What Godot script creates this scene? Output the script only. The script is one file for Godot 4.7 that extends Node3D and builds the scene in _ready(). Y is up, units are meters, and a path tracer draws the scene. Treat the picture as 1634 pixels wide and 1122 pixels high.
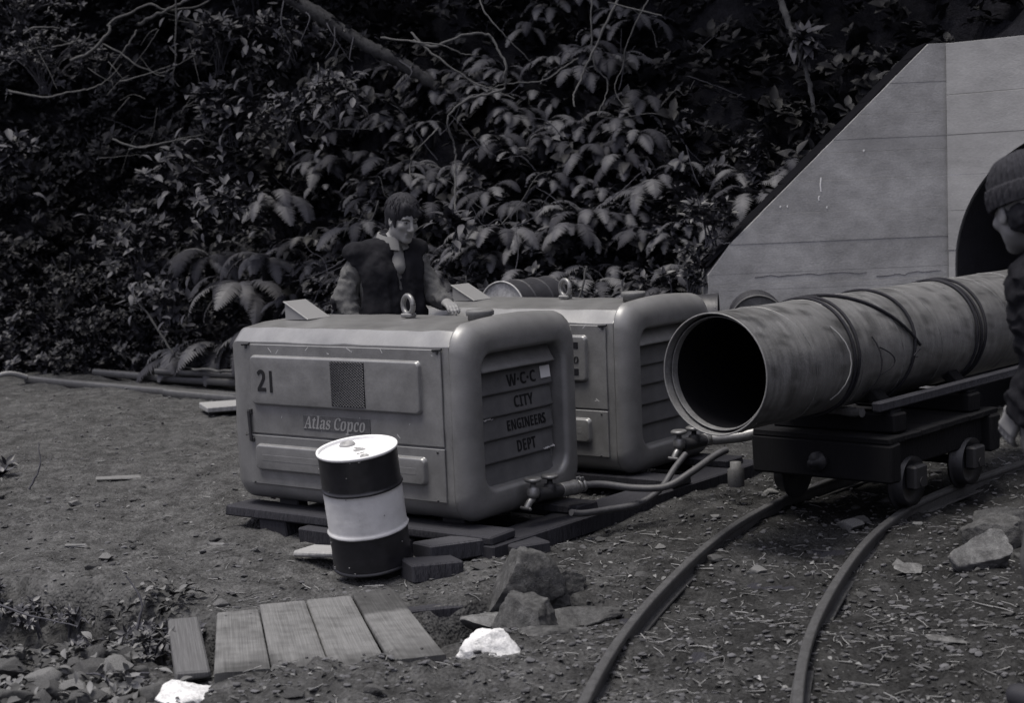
extends Node3D
# A bush clearing beside a small tunnel mouth: two portable compressors on timbers, a drum, a steel pipe on a rail trolley, two men.

# ---------------------------------------------------------------- mesh building
class MB:
	var v := PackedVector3Array()
	var c := PackedColorArray()
	var ix := PackedInt32Array()
	var col := Color.WHITE
	func p(a: Vector3) -> int:
		v.append(a)
		c.append(col)
		return v.size() - 1
	func tri(a: int, b: int, d: int) -> void:
		ix.append(a)
		ix.append(b)
		ix.append(d)
	func face(pts: Array, away: Vector3) -> void:      # flat convex face, turned away from the point «away»
		var m := Vector3.ZERO
		for q in pts:
			m += q
		m /= pts.size()
		var n: Vector3 = (pts[2] - pts[0]).cross(pts[1] - pts[0])
		var turn := n.dot(m - away) < 0.0
		var first := v.size()
		for q in pts:
			p(q)
		for i in range(1, pts.size() - 1):
			if turn:
				tri(first, first + i + 1, first + i)
			else:
				tri(first, first + i, first + i + 1)
	func fix(from: int) -> void:                       # front faces run clockwise: a closed shape has negative signed volume
		var o := v[ix[from]]
		var s := 0.0
		for i in range(from, ix.size(), 3):
			s += (v[ix[i]] - o).dot((v[ix[i + 1]] - o).cross(v[ix[i + 2]] - o))
		if s > 0.0:
			for i in range(from, ix.size(), 3):
				var k := ix[i + 1]
				ix[i + 1] = ix[i + 2]
				ix[i + 2] = k
	func rows(rs: Array, closed: bool, caps := true) -> void:   # smooth skin through rows of points
		var from := ix.size()
		var m: int = rs[0].size()
		var first := v.size()
		for r in rs:
			for q in r:
				p(q)
		for i in rs.size() - 1:
			for j in (m if closed else m - 1):
				var a := first + i * m + j
				var b := first + i * m + (j + 1) % m
				tri(a, b, a + m)
				tri(b, b + m, a + m)
		if caps and closed:
			for e in [0, rs.size() - 1]:
				var mid := Vector3.ZERO
				for q in rs[e]:
					mid += q
				var k := p(mid / m)
				var f := v.size()
				for q in rs[e]:
					p(q)
				for j in m:
					if e == 0:
						tri(k, f + (j + 1) % m, f + j)
					else:
						tri(k, f + j, f + (j + 1) % m)
		if closed:
			fix(from)
	func box(xf: Transform3D, size: Vector3, bevel := 0.004, rough := 0.0, g: RandomNumberGenerator = null) -> void:
		var h := size * 0.5
		bevel = minf(bevel, minf(h.x, minf(h.y, h.z)) * 0.8)
		var j := {}
		for sx in [-1, 1]:
			for sy in [-1, 1]:
				for sz in [-1, 1]:
					j[Vector3i(sx, sy, sz)] = Vector3(g.randf_range(-1, 1), g.randf_range(-1, 1), g.randf_range(-1, 1)) * rough if rough > 0.0 else Vector3.ZERO
		var q := func(s: Vector3i, axis: int) -> Vector3:
			var a := Vector3(s) * (h - Vector3.ONE * bevel)
			a[axis] = s[axis] * h[axis]
			return xf * (a + j[s])
		var o := xf.origin
		for axis in 3:
			var b := (axis + 1) % 3
			var d := (axis + 2) % 3
			for s in [-1, 1]:
				var pts := []
				for w in [[-1, -1], [1, -1], [1, 1], [-1, 1]]:
					var k := Vector3i.ZERO
					k[axis] = s
					k[b] = w[0]
					k[d] = w[1]
					pts.append(q.call(k, axis))
				face(pts, o)
				for u in [-1, 1]:
					var k0 := Vector3i.ZERO
					k0[axis] = s
					k0[b] = u
					k0[d] = -1
					var k1 := k0
					k1[d] = 1
					face([q.call(k0, axis), q.call(k1, axis), q.call(k1, b), q.call(k0, b)], o)
		for sx in [-1, 1]:
			for sy in [-1, 1]:
				for sz in [-1, 1]:
					var k := Vector3i(sx, sy, sz)
					face([q.call(k, 0), q.call(k, 1), q.call(k, 2)], o)
	func tube(pts: Array, r0: float, r1: float, sides := 7, wob := 0.0, g: RandomNumberGenerator = null) -> void:
		var rs := []
		var side := Vector3.ZERO
		for i in pts.size():
			var d: Vector3 = (pts[mini(i + 1, pts.size() - 1)] - pts[maxi(i - 1, 0)]).normalized()
			if side == Vector3.ZERO:
				side = d.cross(Vector3.UP if absf(d.y) < 0.9 else Vector3.RIGHT).normalized()
			side = (side - d * side.dot(d)).normalized()
			var up := side.cross(d)
			var r := lerpf(r0, r1, i / float(pts.size() - 1))
			if wob > 0.0:
				r *= 1.0 + g.randf_range(-wob, wob)
			var ring := PackedVector3Array()
			for k in sides:
				var a := TAU * k / sides
				ring.append(pts[i] + (side * cos(a) + up * sin(a)) * r)
			rs.append(ring)
		rows(rs, true)
	func lathe(prof: Array, sides: int, xf := Transform3D()) -> void:    # (radius, height) pairs about the local y axis
		var rs := []
		for q in prof:
			var ring := PackedVector3Array()
			for k in sides:
				var a := TAU * k / sides
				ring.append(xf * Vector3(cos(a) * q[0], q[1], sin(a) * q[0]))
			rs.append(ring)
		rows(rs, true)
	func add(m: MB, xf: Transform3D) -> void:
		var first := v.size()
		for i in m.v.size():
			v.append(xf * m.v[i])
			c.append(m.c[i] * col)
		for i in m.ix:
			ix.append(first + i)
	func mesh() -> ArrayMesh:
		var n := PackedVector3Array()
		n.resize(v.size())
		for i in range(0, ix.size(), 3):
			var f := (v[ix[i + 2]] - v[ix[i]]).cross(v[ix[i + 1]] - v[ix[i]])
			n[ix[i]] += f
			n[ix[i + 1]] += f
			n[ix[i + 2]] += f
		for i in n.size():
			n[i] = n[i].normalized() if n[i].length_squared() > 1e-24 else Vector3.UP
		var a := []
		a.resize(Mesh.ARRAY_MAX)
		a[Mesh.ARRAY_VERTEX] = v
		a[Mesh.ARRAY_NORMAL] = n
		a[Mesh.ARRAY_COLOR] = c
		a[Mesh.ARRAY_INDEX] = ix
		var m := ArrayMesh.new()
		m.add_surface_from_arrays(Mesh.PRIMITIVE_TRIANGLES, a)
		return m

# distance field on a grid, meshed as surface nets: bodies, heads, clothes
class Field:
	var o: Vector3
	var h: float
	var n: Vector3i
	var d := PackedFloat32Array()
	func _init(lo: Vector3, hi: Vector3, cell: float) -> void:
		o = lo
		h = cell
		n = Vector3i(((hi - lo) / cell).ceil()) + Vector3i.ONE
		d.resize(n.x * n.y * n.z)
		d.fill(9.0)
	func lo_of(a: Vector3) -> Vector3i:
		return Vector3i(((a - o) / h).floor()).clamp(Vector3i.ZERO, n - Vector3i.ONE)
	func mix(i: int, s: float, k: float) -> void:
		var e := d[i]
		var w := maxf(k - absf(e - s), 0.0) / k
		d[i] = minf(e, s) - w * w * k * 0.25
	func cap(a: Vector3, b: Vector3, ra: float, rb: float, k := 0.03) -> void:
		var m := Vector3.ONE * (maxf(ra, rb) + k + 2.0 * h)
		var l := lo_of(a.min(b) - m)
		var u := lo_of(a.max(b) + m)
		var ab := b - a
		var l2 := maxf(ab.length_squared(), 1e-9)
		for z in range(l.z, u.z + 1):
			for y in range(l.y, u.y + 1):
				var i := (z * n.y + y) * n.x + l.x
				for x in range(l.x, u.x + 1):
					var q := o + Vector3(x, y, z) * h
					var t := clampf((q - a).dot(ab) / l2, 0.0, 1.0)
					mix(i, q.distance_to(a + ab * t) - lerpf(ra, rb, t), k)
					i += 1
	func ell(ctr: Vector3, r: Vector3, k := 0.02, bs := Basis(), cut := false) -> void:
		var big := maxf(r.x, maxf(r.y, r.z))
		var m := Vector3.ONE * (big + k + 2.0 * h)
		var l := lo_of(ctr - m)
		var u := lo_of(ctr + m)
		var inv := bs.transposed()
		for z in range(l.z, u.z + 1):
			for y in range(l.y, u.y + 1):
				var i := (z * n.y + y) * n.x + l.x
				for x in range(l.x, u.x + 1):
					var q := (inv * (o + Vector3(x, y, z) * h - ctr)) / r
					var k0 := q.length()
					var s := k0 * (k0 - 1.0) / maxf((q / r).length(), 1e-6)
					if cut:
						var e := d[i]
						s = -s
						var w := maxf(k - absf(e - s), 0.0) / k
						d[i] = maxf(e, s) + w * w * k * 0.25
					else:
						mix(i, s, k)
					i += 1
	func warp(f: Callable) -> void:                    # add a small offset near the surface
		var i := 0
		for z in n.z:
			for y in n.y:
				for x in n.x:
					if absf(d[i]) < 0.05:
						d[i] += f.call(o + Vector3(x, y, z) * h)
					i += 1
	func skin(mb: MB, paint = null) -> void:
		var ids := {}
		var sx := 1
		var sy := n.x
		var sz := n.x * n.y
		var off := [0, sx, sy, sx + sy, sz, sz + sx, sz + sy, sz + sx + sy]
		for z in n.z - 1:
			for y in n.y - 1:
				var i := (z * n.y + y) * n.x
				for x in n.x - 1:
					var cnt := 0
					if d[i] < 0.5 or d[i + off[7]] < 0.5:
						for k in off:
							if d[i + k] < 0.0:
								cnt += 1
					if cnt > 0 and cnt < 8:
						var s := Vector3.ZERO
						var m := 0
						for e in 12:
							var ax := e / 4
							var r := e % 4
							var b0 := 0
							if ax == 0:
								b0 = (r & 1) * 2 + (r >> 1) * 4
							elif ax == 1:
								b0 = (r & 1) + (r >> 1) * 4
							else:
								b0 = (r & 1) + (r >> 1) * 2
							var b1 := b0 + (1 << ax)
							var d0 := d[i + off[b0]]
							var d1 := d[i + off[b1]]
							if (d0 < 0.0) != (d1 < 0.0):
								var w := Vector3(b0 & 1, (b0 >> 1) & 1, b0 >> 2)
								w[ax] += d0 / (d0 - d1)
								s += w
								m += 1
						var q := o + (Vector3(x, y, z) + s / m) * h
						if paint != null:
							mb.col = paint.call(q)
						ids[i] = mb.p(q)
					i += 1
		var from := mb.ix.size()
		for i in ids:
			for ax in 3:
				var st: int = [sx, sy, sz][ax]
				if (d[i] < 0.0) == (d[i + st] < 0.0):
					continue
				var b: int = [sy, sz, sx][ax]
				var e: int = [sz, sx, sy][ax]
				if not (ids.has(i - b) and ids.has(i - e) and ids.has(i - b - e)):
					continue
				var q := [ids[i], ids[i - b], ids[i - b - e], ids[i - e]]
				if d[i] < 0.0:
					q.reverse()
				mb.tri(q[0], q[1], q[2])
				mb.tri(q[0], q[2], q[3])
		if mb.ix.size() > from:
			mb.fix(from)
		mb.col = Color.WHITE

var rng := RandomNumberGenerator.new()
var taken := {}
var tex := {}
var mats := {}
var relief := FastNoiseLite.new()
var fine := FastNoiseLite.new()

# ---------------------------------------------------------------- naming and placing
func put(node: Node3D, called: String, parent: Node = null) -> Node3D:
	var home: Node = parent if parent else self
	var key := str(home.get_instance_id()) + called
	var k: int = taken.get(key, 0)
	taken[key] = k + 1
	node.name = called if k == 0 else "%s_%03d" % [called, k]
	home.add_child(node, true)
	return node

func tag(o: Node, label: String, category: String, group := "", kind := "") -> Node:
	o.set_meta("label", label)
	o.set_meta("category", category)
	if group:
		o.set_meta("group", group)
	if kind:
		o.set_meta("kind", kind)
	return o

func thing(called: String, label: String, category: String, xf := Transform3D(), group := "") -> Node3D:
	var o := Node3D.new()
	o.transform = xf
	put(o, called)
	tag(o, label, category, group)
	return o

func obj(called: String, shape, m: Material, parent: Node = null, xf := Transform3D()) -> MeshInstance3D:
	var o := MeshInstance3D.new()
	o.mesh = shape.mesh() if shape is MB else shape
	o.material_override = m
	o.transform = xf
	put(o, called, parent)
	return o

func struct(called: String, shape, m: Material, xf := Transform3D()) -> MeshInstance3D:
	var o := obj(called, shape, m, null, xf)
	o.set_meta("kind", "structure")
	return o

func many(called: String, shape: Mesh, m: Material, places: Array, tones: Array, parent: Node = null) -> MultiMeshInstance3D:
	var mm := MultiMesh.new()
	mm.transform_format = MultiMesh.TRANSFORM_3D
	mm.use_colors = true
	mm.mesh = shape
	mm.instance_count = places.size()
	for i in places.size():
		mm.set_instance_transform(i, places[i])
		mm.set_instance_color(i, tones[i])
	var o := MultiMeshInstance3D.new()
	o.multimesh = mm
	o.material_override = m
	put(o, called, parent)
	o.set_meta("kind", "stuff")
	return o

func pose(at: Vector3, along: Vector3, up := Vector3.UP) -> Transform3D:      # local z runs along, local y as near up as can be
	var z := along.normalized()
	var x := up.cross(z).normalized()
	return Transform3D(Basis(x, z.cross(x), z), at)

func pole(at: Vector3, along: Vector3) -> Transform3D:                        # local y runs along
	var y := along.normalized()
	var x := y.cross(Vector3.UP if absf(y.y) < 0.95 else Vector3.RIGHT).normalized()
	return Transform3D(Basis(x, y, x.cross(y)), at)

func smooth(pts: Array, n := 5) -> Array:
	var r := []
	for i in pts.size() - 1:
		for k in n:
			r.append(pts[i].cubic_interpolate(pts[i + 1], pts[maxi(i - 1, 0)], pts[mini(i + 2, pts.size() - 1)], k / float(n)))
	r.append(pts[-1])
	return r

# ---------------------------------------------------------------- materials
func grey(v: float) -> Color:
	var cool := 1.0 - smoothstep(0.0, 0.14, v)             # blue cast of the shadows put into dark base colours
	return Color(v * (1.0 - 0.04 * cool), v * (1.0 - 0.04 * cool), v * (1.0 + 0.18 * cool)).linear_to_srgb()

func noise_tex(called: String, side: int, octaves: Array, lo: float, hi: float, normal := 0.0, stretch := Vector2.ONE) -> ImageTexture:
	# octaves: [frequency in cycles per tile, weight, seed]; tiles seamlessly by blending
	if tex.has(called):
		return tex[called]
	var w := side if stretch.x >= stretch.y else maxi(16, int(side * stretch.x / stretch.y))
	var h := side if stretch.y >= stretch.x else maxi(16, int(side * stretch.y / stretch.x))
	var layers := []
	var sum := 0.0
	for oc in octaves:
		var n := FastNoiseLite.new()
		n.seed = oc[2]
		n.frequency = oc[0] * maxf(stretch.x, stretch.y) / side
		n.fractal_octaves = 3
		var l := n.get_seamless_image(w, h, false, false, 0.2)
		l.convert(Image.FORMAT_L8)
		if w != side or h != side:
			l.resize(side, side, Image.INTERPOLATE_CUBIC)
		layers.append(l.get_data())
		sum += oc[1]
	var bytes := PackedByteArray()
	bytes.resize(side * side)
	for i in side * side:
		var s := 0.0
		for k in layers.size():
			s += octaves[k][1] * layers[k][i]
		s = clampf((s / sum / 255.0 - 0.5) * 1.5 + 0.5, 0.0, 1.0)
		bytes[i] = int(255.0 * (lo + (hi - lo) * s))
	var im := Image.create_from_data(side, side, false, Image.FORMAT_L8, bytes)
	if normal > 0.0:
		im.convert(Image.FORMAT_RGBA8)
		im.bump_map_to_normal_map(normal)
	var t := ImageTexture.create_from_image(im)
	tex[called] = t
	return t

func mat(called: String, v: float, rough := 0.8, spec := 0.5, col_tex: Texture2D = null, scale := Vector3.ONE, nrm: Texture2D = null, nscale := 0.6, world := false) -> StandardMaterial3D:
	if mats.has(called):
		return mats[called]
	var m := StandardMaterial3D.new()
	m.resource_name = called
	m.albedo_color = grey(v)
	m.roughness = rough
	m.metallic_specular = spec
	m.vertex_color_use_as_albedo = true
	if col_tex:
		m.albedo_texture = col_tex
	if nrm:
		m.normal_enabled = true
		m.normal_texture = nrm
		m.normal_scale = nscale
	if col_tex or nrm:
		m.uv1_triplanar = true
		m.uv1_world_triplanar = world
		m.uv1_scale = scale
	mats[called] = m
	return m

func both(m: StandardMaterial3D, through := 0.0) -> StandardMaterial3D:
	m.cull_mode = BaseMaterial3D.CULL_DISABLED
	if through > 0.0:
		m.backlight_enabled = true
		m.backlight = grey(through)
	return m

func _ready() -> void:
	# camera
	var cam := Camera3D.new()
	cam.fov = 25.5
	cam.near = 0.05
	cam.far = 300.0
	cam.position = Vector3(0, 1.7, 0)
	cam.rotation = Vector3(deg_to_rad(-5.6), 0, deg_to_rad(-2.4))
	var optics := CameraAttributesPhysical.new()           # an old lens near wide open, focused on the compressors
	optics.frustum_focal_length = 77.33
	optics.frustum_focus_distance = 8.0
	optics.frustum_near = 0.05
	optics.frustum_far = 300.0
	optics.exposure_aperture = 5.0
	cam.attributes = optics
	add_child(cam)
	cam.fov = 25.5
	cam.current = true
	# overcast sky
	var sky_mat := ProceduralSkyMaterial.new()
	sky_mat.sky_top_color = Color(0.935, 0.935, 1.0)
	sky_mat.sky_horizon_color = Color(0.42, 0.42, 0.50)
	sky_mat.sky_energy_multiplier = 0.75
	sky_mat.sky_curve = 0.4
	sky_mat.ground_bottom_color = Color(0.08, 0.08, 0.09)
	sky_mat.ground_horizon_color = Color(0.12, 0.12, 0.13)
	sky_mat.sun_angle_max = 0.0
	var sky := Sky.new()
	sky.sky_material = sky_mat
	var env := Environment.new()
	env.background_mode = Environment.BG_SKY
	env.sky = sky
	env.tonemap_mode = Environment.TONE_MAPPER_LINEAR
	env.tonemap_exposure = 2.9
	env.sdfgi_enabled = true
	env.ssao_enabled = true
	env.ssil_enabled = true
	var we := WorldEnvironment.new()
	we.environment = env
	add_child(we)
	# the bright part of the cloud, high on the left
	var sun := DirectionalLight3D.new()
	sun.light_energy = 0.5
	sun.light_angular_distance = 25.0
	sun.light_color = Color(1.0, 0.98, 0.955)
	sun.shadow_enabled = true
	sun.look_at_from_position(Vector3(-2.6, 10, 0.9), Vector3.ZERO)
	add_child(sun)

	rng.seed = 20240
	relief.seed = 8
	relief.frequency = 1.0
	relief.fractal_octaves = 3
	fine.seed = 19
	fine.frequency = 1.0
	fine.fractal_octaves = 2

	palette()
	setting()
	wall()
	railway()
	machines()
	pipe()
	trolley(Vector3(1.93, 0.084, -8.18), "dark timber rail trolley under the near end of the big pipe")
	trolley(Vector3(4.53, 0.084, -11.08), "second timber trolley carrying the pipe inside the tunnel")
	fittings()
	props()
	plants()
	man_by_compressor()
	man_in_hat()

# ---------------------------------------------------------------- the lie of the land
func ditch(x: float, z: float) -> float:               # how far the ditch has cut down here
	var line := [Vector2(-5.5, -7.3), Vector2(-2.6, -6.75), Vector2(-1.25, -6.02), Vector2(-0.4, -6.1), Vector2(0.12, -6.33)]
	var best := 9.0
	var w := 0.3
	var p := Vector2(x, z)
	for i in line.size() - 1:
		var q := Geometry2D.get_closest_point_to_segment(p, line[i], line[i + 1])
		var e := p.distance_to(q)
		if e < best:
			best = e
			w = lerpf(0.62, 0.26, clampf((q.x + 2.2) / 1.1, 0.0, 1.0))
	best += fine.get_noise_2d(x * 6.0, z * 6.0) * 0.07
	return smoothstep(w, w * 0.45, best) * lerpf(0.34, 0.24, clampf(x + 1.6, 0.0, 1.0))

func land(x: float, z: float) -> float:
	var y := relief.get_noise_2d(x * 0.9, z * 0.9) * 0.05 + relief.get_noise_2d(x * 4.5 + 90, z * 4.5) * 0.016
	y += fine.get_noise_2d(x * 14.0, z * 14.0) * 0.012
	y += smoothstep(-1.5, -5.5, x) * smoothstep(-8.0, -14.0, z) * 0.05
	var near_rock := Vector2(x - 2.25, (z + 6.7) * 0.7).length()
	y += smoothstep(0.9, 0.1, near_rock) * 0.05
	y += 0.055 * smoothstep(-5.72, -5.52, z) * smoothstep(-5.1, -5.45, z) * smoothstep(-1.25, -1.0, x) * smoothstep(0.3, -0.2, x) * (0.8 + 0.5 * fine.get_noise_2d(x * 9.0, 3.0))
	return y - ditch(x, z)

var foot := [[-16.0, -19.5, 0.0, 0.0], [-8.0, -17.8, 0.0, 0.0], [-5.6, -17.0, 0.0, 0.0], [-2.9, -15.8, 0.0, 0.0], [-1.7, -12.9, 0.0, 0.0], [-0.4, -11.6, 0.0, 0.0], [1.25, -11.3, 0.3, 0.05], [1.5, -11.35, 0.5, 0.05], [3.0, -11.32, 1.5, 0.2], [3.35, -11.15, 2.4, 0.45], [4.7, -10.0, 2.45, 0.7], [5.3, -9.3, 2.3, 0.8], [5.9, -8.4, 0.6, 1.1], [6.1, -7.0, 0.0, 1.4], [6.3, -3.0, 0.0, 1.57], [7.0, 4.0, 0.0, 1.57], [9.0, 16.0, 0.0, 1.8]]  # last points: unseen right hand bank, added to cut sky light from that side

func hill(s: float, t: float) -> Vector3:              # s runs along the foot of the bank, t up it
	var i := clampi(int(s), 0, foot.size() - 2)
	var f := s - i
	var a: Array = foot[i]
	var b: Array = foot[i + 1]
	var turn := lerpf(a[3], b[3], f)
	var x := lerpf(a[0], b[0], f) + sin(turn) * t
	var z := lerpf(a[1], b[1], f) - cos(turn) * t
	var y := lerpf(a[2], b[2], f) + t * 0.98 - 0.12
	y += (relief.get_noise_2d(x * 1.3 + 40, z * 1.3) * 0.45 + relief.get_noise_2d(x * 4 + 10, z * 4) * 0.12) * minf(t, 1.0)
	return Vector3(x, y, z)

func bank(x: float, t: float) -> Vector3:              # the bank above the foot that lies at this x
	for i in foot.size() - 1:
		if foot[i + 1][0] >= x:
			return hill(i + (x - foot[i][0]) / (foot[i + 1][0] - foot[i][0]), t)
	return hill(foot.size() - 1.001, t)

func steps(parts: Array) -> PackedFloat32Array:
	var r := PackedFloat32Array()
	for q in parts:
		var n := int(ceilf((q[1] - q[0]) / q[2]))
		for i in n:
			r.append(lerpf(q[0], q[1], i / float(n)))
	r.append(parts[-1][1])
	return r

func setting() -> void:
	var n_soil := noise_tex("soil", 512, [[6.0, 1.0, 3], [20.0, 1.0, 4], [70.0, 1.3, 5]], 0.35, 1.0)
	var n_grit := noise_tex("grit", 512, [[40.0, 1.0, 13], [110.0, 1.2, 14]], 0.0, 1.0, 5.0)
	var soil := mat("soil", 0.125, 0.95, 0.25, n_soil, Vector3.ONE * 0.55, n_grit, 1.0, true)
	var xs := steps([[-70.0, -9.0, 8.0], [-9.0, -3.0, 0.12], [-3.0, 3.4, 0.038], [3.4, 6.0, 0.1], [6.0, 70.0, 8.0]])
	var zs := steps([[-70.0, -20.0, 8.0], [-20.0, -11.0, 0.16], [-11.0, -7.6, 0.06], [-7.6, -4.4, 0.034], [-4.4, 0.0, 0.15], [0.0, 60.0, 6.0]])
	var g := MB.new()
	var m := xs.size()
	for z in zs:
		for x in xs:
			var k := 0.88 + 0.34 * relief.get_noise_2d(x * 1.7 + 200, z * 1.7) + 0.3 * relief.get_noise_2d(x * 6.0 + 50, z * 6.0)
			k *= 1.0 - 0.52 * smoothstep(-0.3, 1.2, x) * smoothstep(-11.0, -6.0, z)      # darker earth along the rails
			k *= 1.0 - 0.6 * smoothstep(1.1, 0.3, Vector2(x - 2.0, (z + 8.5) * 0.7).length() + 0.4 * relief.get_noise_2d(x * 3.0, z * 3.0))      # shade under the trolley painted into the soil colour
			k *= 1.0 - 0.6 * clampf(ditch(x, z) * 5.0, 0.0, 1.0)
			k *= lerpf(0.9, 1.95, smoothstep(0.0, -1.2, x + (z + 7.0) * 0.1) * smoothstep(-6.4, -7.2, z))
			g.col = Color(k, k, k)
			g.p(Vector3(x, land(x, z), z))
	for j in zs.size() - 1:
		for i in m - 1:
			var a := j * m + i
			g.tri(a, a + 1, a + m)
			g.tri(a + 1, a + m + 1, a + m)
	struct("ground", g, soil)

	var h := MB.new()
	var ss := steps([[0.0, 2.0, 0.2], [2.0, 8.0, 0.05], [8.0, 16.0, 0.1]])
	var ts := steps([[0.0, 5.0, 0.11], [5.0, 20.0, 1.0], [20.0, 60.0, 8.0]])
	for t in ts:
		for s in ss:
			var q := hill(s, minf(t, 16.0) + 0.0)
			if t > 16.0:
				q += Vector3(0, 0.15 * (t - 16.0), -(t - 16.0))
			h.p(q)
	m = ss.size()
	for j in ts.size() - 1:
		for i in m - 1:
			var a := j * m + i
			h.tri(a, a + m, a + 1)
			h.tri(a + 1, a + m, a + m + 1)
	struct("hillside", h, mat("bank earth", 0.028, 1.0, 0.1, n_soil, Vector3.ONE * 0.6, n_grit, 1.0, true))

func wall() -> void:
	var n_con := noise_tex("concrete", 512, [[3.0, 1.0, 23], [14.0, 0.7, 24], [90.0, 0.7, 25]], 0.74, 1.0)
	var n_pit := noise_tex("pits", 512, [[50.0, 0.6, 33], [150.0, 1.0, 34]], 0.0, 1.0, 3.0)
	var con := mat("board marked concrete", 0.37, 0.9, 0.3, n_con, Vector3(0.5, 0.7, 0.5), n_pit, 0.16, true)
	var dark := mat("wet crack", 0.07, 0.9, 0.2)
	var t := thing("wing_wall", "pale concrete wing wall with sloping top beside the tunnel mouth", "wall")
	# cast in lifts: each lift stands a few millimetres off the next
	var lifts := [0.0, 0.42, 0.78, 0.98, 1.02, 1.10, 1.31, 1.52, 1.74, 1.93, 2.02, 2.19, 2.40, 2.665]
	var x1 := 3.16
	var face_z := -11.08
	for i in lifts.size() - 1:
		var y0: float = lifts[i]
		var y1: float = lifts[i + 1]
		var e0 := 1.42 + maxf(0.0, y0 - 1.16) * 1.06
		var e1 := 1.42 + maxf(0.0, y1 - 1.16) * 1.06
		var proud := rng.randf_range(-0.0015, 0.0015)
		var mb := MB.new()
		mb.col = Color.WHITE * rng.randf_range(0.95, 1.03)
		var fr := []
		var bk := []
		var gap := 0.0015
		# two polygons, front and back, with a small chamfer against the joints
		for q in [[e0, y0 + 0.0005, 0.001], [x1, y0 + 0.0005, 0.001], [x1, y0 + gap, 0.0], [x1, y1 - gap, 0.0], [x1, y1 - 0.0005, 0.001], [e1, y1 - 0.0005, 0.001], [e1, y1 - gap, 0.0], [e0, y0 + gap, 0.0]]:
			fr.append(Vector3(q[0], q[1], face_z + proud - q[2]))
			bk.append(Vector3(q[0], q[1], face_z - 0.36))
		var mid := Vector3((e0 + x1) * 0.5, (y0 + y1) * 0.5, face_z - 0.18)
		mb.face([fr[7], fr[2], fr[3], fr[6]], mid)
		mb.face([fr[0], fr[1], fr[2], fr[7]], mid)
		mb.face([fr[6], fr[3], fr[4], fr[5]], mid)
		mb.face([bk[0], bk[1], bk[4], bk[5]], mid)
		mb.face([fr[0], fr[7], fr[6], fr[5], bk[5], bk[0]], mid)
		mb.face([fr[1], fr[4], bk[4], bk[1]], mid)
		mb.face([fr[4], fr[5], bk[5], bk[4]], mid)
		mb.face([fr[0], fr[1], bk[1], bk[0]], mid)
		obj("concrete_lift", mb, con, t)
	for q in [[1.75, 2.55, 1.075], [2.62, 3.08, 1.045], [1.50, 1.62, 1.32]]:
		var pts := []
		var n := 14
		for i in n + 1:
			pts.append(Vector3(lerpf(q[0], q[1], i / float(n)), q[2] + rng.randf_range(-0.008, 0.008) + (0.02 if q[0] > 2.6 and i > 6 else 0.0), face_z - 0.0035))
		var cr := MB.new()
		cr.tube(pts, 0.0052, 0.0042, 4)
		obj("crack", cr, dark, t)
	var dark_strip := MB.new()  # dark strip added over the sloping top to hide its bright band
	var sd := Vector3(3.02 - 1.45, 2.66 - 1.19, 0).normalized()
	for k in 16:
		var f := (k + 0.5) / 16.0
		dark_strip.box(Transform3D(Basis(sd, Vector3(-sd.y, sd.x, 0), Vector3(0, 0, 1)), Vector3(lerpf(1.42, 3.0, f), lerpf(1.17, 2.665, f), face_z - 0.22) + Vector3(-sd.y, sd.x, 0) * -0.004), Vector3(0.16, 0.014 + rng.randf_range(0.0, 0.006), 0.385 + rng.randf_range(-0.012, 0.0)), 0.008, 0.006, rng)
	obj("dark_strip", dark_strip, mat("black moss", 0.008, 1.0, 0.1), t).set_meta("kind", "stuff")
	# light runs of lime below the slope, and the pour holes
	var lime := mat("lime run", 0.6, 0.9, 0.2)
	for q in [[2.24, 1.66, 0.10], [2.225, 1.60, 0.03], [2.0, 1.56, 0.012], [2.28, 1.54, 0.015], [2.55, 1.93, 0.012], [1.95, 1.56, 0.01]]:
		var st := MB.new()
		st.tube([Vector3(q[0], q[1] + q[2], face_z - 0.001), Vector3(q[0] - 0.006, q[1] + q[2] * 0.5, face_z - 0.0005), Vector3(q[0] - 0.002, q[1], face_z - 0.001)], 0.005, 0.006, 5)
		obj("lime_run", st, lime, t)

	# the portal: a face across the track with an arch cut through it
	var pt := thing("tunnel_portal", "concrete tunnel portal with dark round arched mouth", "tunnel portal", Transform3D(Basis(Vector3(0.744, 0, 0.668), Vector3.UP, Vector3(-0.668, 0, 0.744)), Vector3(3.124, 0, -11.05)))
	var spring := 1.09
	var r := 0.95
	var cx := 1.0
	var outline := [0.003, 2.1]
	var courses := [0.0, 0.30, 0.62, 0.92, 1.21, 1.49, 1.74, 2.02, 2.30, 2.66]
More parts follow.
